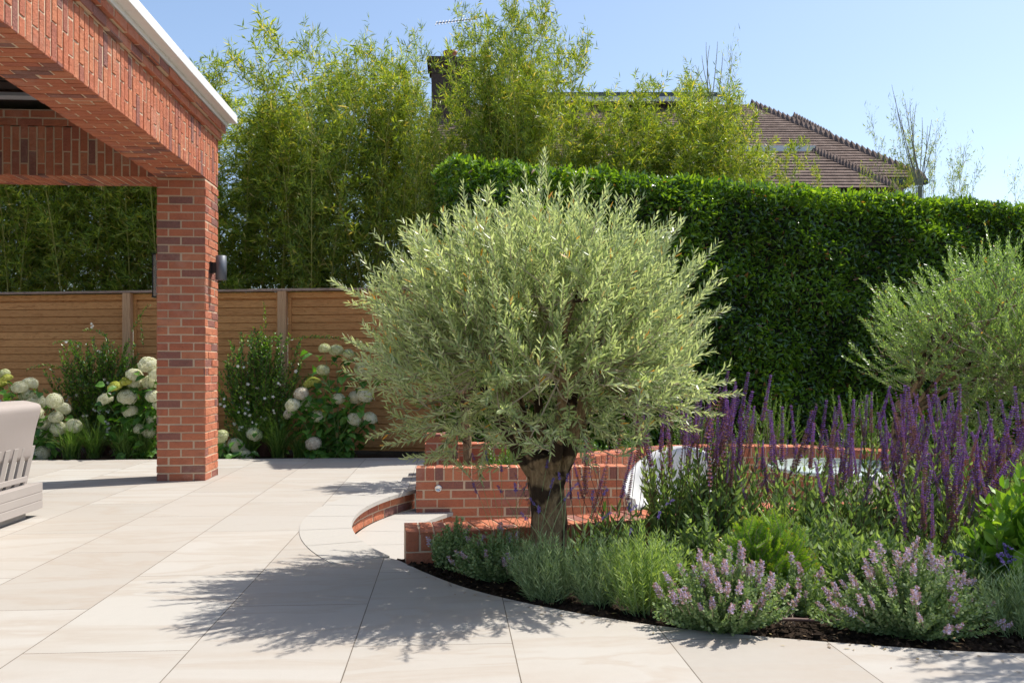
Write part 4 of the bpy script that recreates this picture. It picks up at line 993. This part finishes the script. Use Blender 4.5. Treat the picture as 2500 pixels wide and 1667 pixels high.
# ---- strappy grasses
def grass(base, n, L, seed, label, mat='grassy', width=.007, group=None, name='grass_clump', splay=.55, cat='grass clump'):
    rng = np.random.default_rng(seed); base = Vector(base); t = thing(name, base, label, cat, group); g = G(); b = np.array(base)
    for i in range(n):
        a = rng.uniform(0, 6.28); l = L*rng.uniform(.6, 1.1); sp_ = rng.uniform(.15, 1)*splay; m_ = 7; s = np.linspace(0, 1, m_)
        x = s*sp_*l+s**3*.2*l; z = l*(s-.45*s**2.2*(sp_/.45)); P = np.stack([b[0]+math.cos(a)*x+rng.normal(0, .03), b[1]+math.sin(a)*x+rng.normal(0, .03), b[2]+z], 1); P[:, 2] = np.maximum(P[:, 2], b[2]+.01)
        sd = np.array([-math.sin(a), math.cos(a), rng.normal(0, .3)]); wd = width*(1-s**2*.9)[:, None]*.5
        V = np.concatenate([P-sd*wd, P+sd*wd]); Q = [(k, k+1, m_+k+1, m_+k) for k in range(m_-1)]; g.add(V, Q, rng.random())
    g.build('leaves', M[mat], t); return t
for i, (vx, d, L, lb) in enumerate(((215, 10.35, .48, 'strappy grass clump between the two white hydrangeas'), (165, 10.25, .40, 'arching grass clump spilling towards the patio near the sofa'), (285, 10.3, .42, 'strappy grass clump at the foot of the hydrangea left of the pillar'),
                                (570, 10.5, .55, 'tall strappy grass under the jasmine right of the pillar'), (640, 10.4, .5, 'strappy grass clump left of the lime hydrangea heads'), (690, 10.33, .32, 'short grass clump at the patio edge below the tall hydrangea'), (330, 10.35, .35, 'low grass tuft against the brick pillar base'))):
    grass(C((vx*1.063-1250)/FP*d, d, -.03), 260, L*1.25, 40+i, lb)

# ---- sages
def spike_mesh(seed, kind):
    rng = np.random.default_rng(seed); g = G(); L = .27
    tube(g, [(0, 0, -.02), (0, 0, L)], np.array([.0016, .0008]), 4, .02)
    n = 26 if kind != 's' else 13
    for i in range(n):
        f = i/n; z = f*L*.98; r = .0075*(1-.55*f); k = 7 if kind != 's' else 5
        a = np.arange(k)/k*2*np.pi+rng.uniform(0, 6); sc = (1-.55*f)*rng.uniform(.85, 1.15)
        if kind == 'p': pr = .45+.5*f
        elif kind == 'm': pr = .12 if f < .55 else .8
        else: pr = .1 if f < .8 else .6
        D = np.stack([np.cos(a), np.sin(a), np.full(k, .65)], 1); P = np.stack([np.cos(a)*.001, np.sin(a)*.001, np.full(k, z)], 1)
        isp = rng.random(k) < pr; rnd = np.where(isp, rng.uniform(.5, 1, k), rng.uniform(0, .45, k))
        leaves(g, P, D, np.tile([0, 0, 1.], (k, 1)), .0165*sc*(1+.2*isp), .0095*sc, 'n', .2, -.1, rnd=rnd)
        D2 = np.stack([np.cos(a+.4), np.sin(a+.4), np.full(k, .1)], 1); leaves(g, P+np.array([0, 0, .004]), D2, np.tile([0, 0, 1.], (k, 1)), .0135*sc, .008*sc, 'n', .2, -.1, rnd=np.clip(rnd*.9, 0, 1))
    return g.data('flower_spike', M['spike'])
SPK = {'p': [spike_mesh(i, 'p') for i in range(3)], 'm': [spike_mesh(10+i, 'm') for i in range(3)], 's': [spike_mesh(20+i, 's') for i in range(3)]}
def sage(x, d, H, nsp, label, seed, mix=(.45, .35, .2), lean=(0, 0), spread=.19, end=1.0):
    rng = np.random.default_rng(seed); base = C(x, d, -.02); t = thing('purple_sage', base, label, 'sage plant', 'purple flowering sages in the bed'); b = np.array(base); gs, gl = G(), G()
    for i in range(int(nsp*1.6)):
        a = rng.uniform(0, 6.28); r = spread*rng.random()**.5; h = H*.985*rng.uniform(.68, 1.06)*(1 if i < nsp else .78)
        top = C(x+r*1.5*math.cos(a)+lean[0]*h, d+r*1.5*math.sin(a)+lean[1]*h, h-.22); P = curve(b+np.array([math.cos(a)*r*.5, math.sin(a)*r*.5, 0]), np.array(top), rng.normal(0, .015, 3), 7)
        tube(gs, P, np.linspace(.0028, .0016, 7), 4); shoot_leaves(gl, P, rng, .038, .082, .026, .95, 'w', .06, 2, (0, 1), .25, taper=.55, end=end)
        if i < nsp:
            dr = Vector(P[-1]-P[-2]).normalized(); dr = (dr+Vector((rng.normal(0, .16)+.5*lean[0], rng.normal(0, .14), .3))).normalized(); kd = rng.choice(['p', 'm', 's'], p=mix)
            link('flower_spike', SPK[kd][rng.integers(0, 3)], t, P[-1], Vector((0, 0, 1)).rotation_difference(dr) @ Quaternion((0, 0, 1), rng.uniform(0, 6)), rng.uniform(.6, 1.25))
    gs.build('stems', M['sagestem'], t); gl.build('foliage', M['sagegreen'], t)
for i, (x, d, H, nsp, mix, lean, lb) in enumerate((
    (.36, 4.80, .60, 9, (.3, .3, .4), (-.03, 0), 'sparse sage with thin dark spikes just right of the olive trunk'),
    (.62, 4.95, .76, 11, (.2, .3, .5), (0, 0), 'sage with sparse spikes in front of the white tub chair'),
    (.95, 5.10, .93, 34, (.5, .4, .1), (.06, 0), 'purple sage with tall upright spikes right of the tub chair'),
    (1.12, 4.95, .88, 24, (.5, .3, .2), (.05, 0), 'purple sage behind the yew bush'),
    (1.30, 5.10, .92, 22, (.5, .4, .1), (.08, 0), 'tall purple sage left of the table top'),
    (1.50, 4.80, .80, 14, (.45, .35, .2), (.10, 0), 'purple sage directly in front of the round table'),
    (1.72, 5.15, .82, 18, (.5, .4, .1), (.10, 0), 'purple sage at the right end of the table top'),
    (1.78, 4.50, .70, 14, (.4, .5, .1), (.14, 0), 'sage with brownish spikes leaning right above the second catmint'),
    (2.02, 4.95, .88, 26, (.65, .3, .05), (.05, 0), 'dense deep purple sage in the right half of the bed'),
    (2.22, 4.65, .86, 28, (.6, .35, .05), (.03, 0), 'dense purple sage beside the right hand olive'),
    (2.46, 5.05, .92, 28, (.65, .3, .05), (0, 0), 'tallest dense purple sage near the right edge of the photo'),
    (2.30, 4.30, .72, 22, (.3, .65, .05), (.08, 0), 'purple sage with maroon lower spikes above the right shrubs'),
    (2.05, 4.25, .62, 18, (.4, .4, .2), (.05, -.03), 'shorter purple sage low above the second catmint'),
    (2.68, 4.75, .88, 26, (.65, .3, .05), (0, 0), 'dense purple sage cut by the right edge of the photo'))):
    sage(x, d, H, nsp, lb, 200+i, mix, lean, end=.5 if i < 2 else (.85 if i < 4 else 1.0))

# ---- catmints, lavenders, yew
def floret_cluster(seed, mat, L=.07, r=.011, n=34, name='flower_spike'):
    rng = np.random.default_rng(seed); g = G(); tube(g, [(0, 0, -.03), (0, 0, L)], .001, 3, .1)
    z = rng.random(n)*L; a = rng.uniform(0, 6.28, n); D = np.stack([np.cos(a), np.sin(a), rng.uniform(.1, .9, n)], 1); P = np.stack([np.cos(a)*.002, np.sin(a)*.002, z], 1)
    leaves(g, P, D, np.tile([0, 0, 1.], (n, 1))+rng.normal(0, .4, (n, 3)), rng.uniform(.6, 1.2, n)*r*(1.1-.5*z/L), r*.62, 'n', .2, 0, rng=rng)
    return g.data(name, mat)
CM = [floret_cluster(i, M['catflower'], .045, .013, 42) for i in range(3)]
LM = [floret_cluster(9+i, M['lavflower'], .045, .008, 44) for i in range(2)]
def catmint(x, d, rx, ry, h, nst, nfl, label, seed, lean=(0, 0)):
    rng = np.random.default_rng(seed); base = C(x, d, -.02); t = thing('catmint', base, label, 'catmint', 'low catmint mounds along the bed edge'); b = np.array(base); gs, gl = G(), G(); tips = []
    for i in range(nst):
        a = rng.uniform(0, 6.28); r = rng.random()**.55*(1+.45*nz(math.cos(a)*1.7+seed, math.sin(a)*1.7, seed)); e = np.array(C(x+rx*r*math.cos(a)+lean[0], d+ry*r*math.sin(a)+lean[1], h*max(.06, 1-.72*r*r)*rng.uniform(.6, 1.2)+.02))
        P = curve(b+np.array([rng.normal(0, .03), rng.normal(0, .03), 0]), e, np.array([0, 0, -.03]), 7); tube(gs, P, np.linspace(.0018, .0008, 7), 3); shoot_leaves(gl, P, rng, .0125, .024, .017, .95, 'w', .25, 2, (0, 1), .15, taper=.35); tips.append((e, P[-1]-P[-2]))
    for k in rng.permutation(nst)[:nfl]:
        e, dr = tips[k]; dr = (Vector(dr).normalized()+Vector((rng.normal(0, .2), rng.normal(0, .2), .4))).normalized(); q = Vector((0, 0, 1)).rotation_difference(dr)
        link('flower_spike', CM[rng.integers(0, 3)], t, Vector(e)-dr*.01, q, rng.uniform(.8, 1.5))
    gs.build('stems', M['sagegreen'], t); gl.build('foliage', M['catgreen'], t)
catmint(.86, 3.55, .29, .23, .255, 250, 66, 'leafy catmint mound spilling over the paving in front of the yew', 61)
catmint(1.58, 3.52, .31, .23, .27, 270, 70, 'larger catmint mound right of the bare soil gap', 62)
catmint(-.08, 4.45, .26, .16, .18, 150, 12, 'shaded catmint beside the end of the low brick wall', 63)
catmint(-.30, 4.66, .16, .12, .21, 100, 7, 'grey green catmint against the low brick wall end', 64)
catmint(1.82, 3.75, .16, .14, .18, 70, 14, 'small sparse catmint near the right end of the bed', 65)
def lavender(x, d, rx, h, nst, nfl, label, seed, upright=.8, fl_h=.18, mat='lavgreen'):
    rng = np.random.default_rng(seed); base = C(x, d, -.02); t = thing('lavender', base, label, 'lavender', 'grey green lavenders in the bed'); b = np.array(base); gs, gl = G(), G(); tips = []
    for i in range(nst):
        a = rng.uniform(0, 6.28); r = rng.random()**.55; e = np.array(C(x+rx*r*math.cos(a), d+rx*.75*r*math.sin(a), h*(1-.35*r*r)*rng.uniform(.6, 1.08)))
        P = curve(b+np.array([math.cos(a)*r*rx*.4, math.sin(a)*r*rx*.4, 0]), e, rng.normal(0, .01, 3), 7); tube(gs, P, np.linspace(.0016, .0008, 7), 3); shoot_leaves(gl, P, rng, .017, .046, .0055, .85, 'n', .1, 3, (0, 1), .12, taper=.3); tips.append(e)
    for k in range(nfl):
        a = rng.uniform(0, 6.28); e0 = tips[rng.integers(0, nst)]; e = e0+np.array([math.cos(a)*.14, math.sin(a)*.14, rng.uniform(.6, 1.1)*fl_h]); P = curve(e0, e, np.array([0, 0, .03]), 6); tube(gs, P, .0012, 3)
        link('flower_spike', LM[k % 2], t, e, Vector((0, 0, 1)).rotation_difference(Vector(P[-1]-P[-2]).normalized()), rng.uniform(.8, 1.4))
    gs.build('stems', M['lavgreen'], t); gl.build('foliage', M[mat], t)
lavender(.16, 4.04, .20, .29, 110, 10, 'silvery lavender bush at the foot of the olive trunk', 71, fl_h=.28)
lavender(.38, 3.95, .17, .31, 75, 5, 'middle lavender bush between the silvery and the tall green one', 73, fl_h=.2)
lavender(.57, 3.82, .20, .37, 95, 3, 'tall green lavender bush with sunlight in its leaf colour left of the front catmint', 72, fl_h=.15, mat='lavsunlit')
lavender(2.02, 3.52, .22, .25, 80, 9, 'dark low lavender spilling over the paving at the right end of the bed', 74, fl_h=.12)
lavender(-.02, 4.62, .16, .20, 40, 12, 'thin lavender with long bending flower stalks left of the olive trunk', 75, fl_h=.42)
rng = np.random.default_rng(81); yb = C(1.17, 4.08, -.02); yt = thing('yew_bush', yb, 'dense dark green yew bush with yellow tips in the middle of the bed', 'bush'); gs, gl = G(), G()
for i in range(620):
    dv = unit(rng.normal(size=3)); dv[2] = abs(dv[2]); r = rng.random()**.4; e = np.array(C(1.17+.27*dv[0]*r, 4.08+.20*dv[1]*r, .05+.35*dv[2]*r*(.9+.2*rng.random()))); d_ = unit(dv*np.array([.8, .8, .6])+np.array([0, 0, .45])+rng.normal(0, .25, 3))
    P = [e-d_*.09, e-d_*.045, e]; tube(gs, P, .0012, 3); hi = r > .8
    s = np.linspace(0, 1, 17)[:, None]; LP = P[0]*(1-s)+e*s; sd = unit(np.cross(d_, rng.normal(size=3)))
    for sg in (1, -1): leaves(gl, LP, unit(sd*sg*.9+d_*.55)+rng.normal(0, .08, (17, 3)), np.cross(sd, d_)+rng.normal(0, .1, (17, 3)), .025*(1-.4*s[:, 0]**3), .005, 'n', .1, .1, rnd=np.clip((.25+.5*rng.random(17)+(.35*s[:, 0]**3 if hi else 0)), 0, 1 if rng.random() < .35 else .93))
for i in range(14):
    e = np.array(C(1.20+.2*rng.normal()*.5, 4.12+.2*rng.normal()*.5, .2)); tube(gs, curve(np.array(yb), e, rng.normal(0, .02, 3), 5), .003, 4)
gs.build('stems', M['twig'], yt); gl.build('foliage', M['yew'], yt)

# ---- small leaved and broad leaved shrubs
def shrub(x, d, rx, ry, h, n, L, W, mat, label, seed, zb=-.03, kind='w', sp_=.02, ln=.25, wh=2, up=.8, name='shrub', spread=.9, cat='shrub'):
    rng = np.random.default_rng(seed); base = C(x, d, zb); t = thing(name, base, label, cat); b = np.array(base); gs, gl = G(), G()
    for i in range(n):
        dv = unit(rng.normal(size=3)); dv[2] = abs(dv[2]); r = rng.random()**.4; e = np.array(C(x+rx*dv[0]*r, d+ry*dv[1]*r, zb+.1*h+h*.92*dv[2]*r*(1+.15*rng.normal()))); d_ = unit(dv*.6+np.array([0, 0, up])+rng.normal(0, .2, 3)); st = e-d_*ln
        if st[2] < zb: st[2] = zb
        P = curve(st, e, rng.normal(0, .01, 3), 5); tube(gs, P, np.linspace(.002, .001, 5), 3)
        if i % 4 == 0: tube(gs, curve(b, st, rng.normal(0, .03, 3), 5), np.linspace(.006, .002, 5), 4)
        shoot_leaves(gl, P, rng, sp_, L, W, spread, kind, .1, wh, (0, 1), .15)
    gs.build('stems', M['twig'], t); gl.build('foliage', mat, t)
for i, (x, d, rx, h, lb) in enumerate(((2.0, 9.5, .45, .75, 'small leaved green shrub behind the curved wall, left one'), (2.75, 9.5, .5, .85, 'small leaved green shrub behind the curved wall below the hedge middle'), (3.5, 9.0, .5, .9, 'small leaved green shrub under the right hand olive crown'), (1.3, 9.25, .35, .45, 'low green shrub behind the curved wall near the tub chair'), (4.2, 8.6, .6, .9, 'broad small leaved shrub at the far right behind the sages'))):
    shrub(x, d, rx, rx*.8, h, 230, .022, .012, M['boxleaf'], lb, 300+i, sp_=.014, ln=.2)
shrub(-.05, 7.85, .3, .22, .30, 160, .03, .012, M['boxleaf'], 'low bright green shrub in the straight brick planter behind the olive trunk', 311, zb=.1, sp_=.016, ln=.12)
shrub(.55, 8.6, .5, .4, .35, 200, .05, .02, M['jasleaf'], 'dark leafy shrub in the planter behind the low curved wall', 312, zb=.05, sp_=.02, ln=.15)
shrub(2.24, 3.88, .24, .22, .72, 62, .105, .052, M['brightleaf'], 'bright lime green broad leaved shrub at the right edge in front of the sages', 320, sp_=.035, ln=.34, up=1.3)
shrub(2.75, 3.7, .35, .35, .80, 70, .10, .05, M['brightleaf'], 'broad leaved shrub just outside the right edge shading the paving corner', 321, sp_=.035, ln=.34)
shrub(1.62, 4.12, .30, .2, .34, 110, .06, .022, M['sagegreen'], 'dark leafy sage undergrowth behind the second catmint', 322, sp_=.022, ln=.2, name='sage_undergrowth')
shrub(2.0, 3.95, .3, .2, .32, 110, .06, .022, M['sagegreen'], 'dark leafy undergrowth below the lime shrub', 323, sp_=.022, ln=.2, name='sage_undergrowth')
grass(C(-.02, 4.78, -.02), 40, .26, 90, 'thin orange brown grass tuft against the low wall left of the trunk', 'grassy', .003)
grass(C(1.12, 3.66, -.02), 40, .09, 91, 'small dry clipped tuft in the bare soil gap', 'dry', .003, name='dry_tuft', cat='dry plant')
grass(C(1.75, 3.62, -.02), 34, .10, 92, 'small dry clipped tuft near the right end of the bed', 'dry', .003, name='dry_tuft', cat='dry plant')
rngu = np.random.default_rng(400)
for i, (x, d, h, lb) in enumerate(((.75, 4.40, .28, 'leafy sage undergrowth behind the tall green lavender'), (1.0, 4.55, .36, 'leafy undergrowth behind the left side of the yew'), (1.5, 4.35, .36, 'leafy undergrowth right of the yew'), (1.82, 4.15, .34, 'leafy undergrowth behind the larger catmint'), (2.3, 4.1, .4, 'leafy undergrowth at the far right of the bed'), (.5, 4.45, .2, 'leafy undergrowth behind the middle lavender'))):
    shrub(x, d, .24, .2, h, 85, .06, .022, M['sagegreen'], lb, 400+i, sp_=.024, ln=.2, name='sage_undergrowth')
def rods(name, foot, tops, label):
    t = thing(name, C((foot[0]*1.063-1250)/FP*12.8, 12.8, 0), label, 'bamboo'); g = G(); p0 = np.array(PV(foot[0], foot[1], 12.8))
    for (vx, vy) in tops:
        e = np.array(PV(vx, vy, 12.8)); s0 = p0+np.array([random.uniform(-.06, .06), 0, 0]); tube(g, np.vstack([[t.location.x, t.location.y, 0], curve(s0, e, (-.08*(1 if vx < foot[0] else -.5), 0, .15), 8)]), np.array([.008, .008, .0075, .007, .006, .0055, .005, .004, .0025]), 4)
    g.build('culm', M['drycane'], t)
rods('bamboo', (2112, 430), [(2048, 195), (2056, 225), (2066, 250), (2078, 228), (2090, 232), (2096, 262), (2104, 240), (2118, 270), (2130, 290), (2140, 275), (2148, 320)], 'fan of bare grey bamboo tips sticking up beyond the roof corner')
rods('bamboo', (1640, 260), [(1597, 150), (1612, 128), (1622, 98), (1630, 105), (1648, 96), (1660, 120)], 'fan of bare bamboo tips above the hedge in front of the roof ridge')
olive('olive_tree', tuple(C(3.05, 3.75, -.03)), tuple(C(3.0, 3.68, 1.5)), (.78, .75, .6), 420, 15, 'olive tree outside the right edge whose shadow falls across the paving corner', M['olive'], tuple(C(3.05, 3.75, .85)), .06, .055, .012)
catmint(1.25, 3.86, .2, .14, .16, 90, 12, 'low straggly catmint between the two big mounds behind the bare soil gap', 66)
catmint(.12, 4.32, .2, .10, .13, 80, 10, 'low catmint sprawl in front of the olive trunk at the bed edge', 67)
# fallen litter on the paving and soil
g = G(); rl = np.random.default_rng(9)
for i in range(170):
    x = rl.uniform(-.6, 2.4); d = bededge(x)+(-abs(rl.normal(0, .10)) if rl.random() < .35 else abs(rl.normal(0, .12))+.02)
    a = rl.uniform(0, 6.28); leaves(g, [tuple(C(x, d, .003))], [(math.cos(a), math.sin(a), .12)], [(0, 0, 1)], rl.uniform(.008, .035), rl.uniform(.004, .009), 'l', .2, .1, rng=rl)
tag(g.build('fallen_leaves', leafmat('dry_leaf', [(0, (.10, .06, .035)), (.6, (.30, .19, .09)), (1, (.42, .34, .16))], .1)), 'scattered dry fallen leaves on the soil and paving along the bed edge', 'leaf litter', kind='stuff')
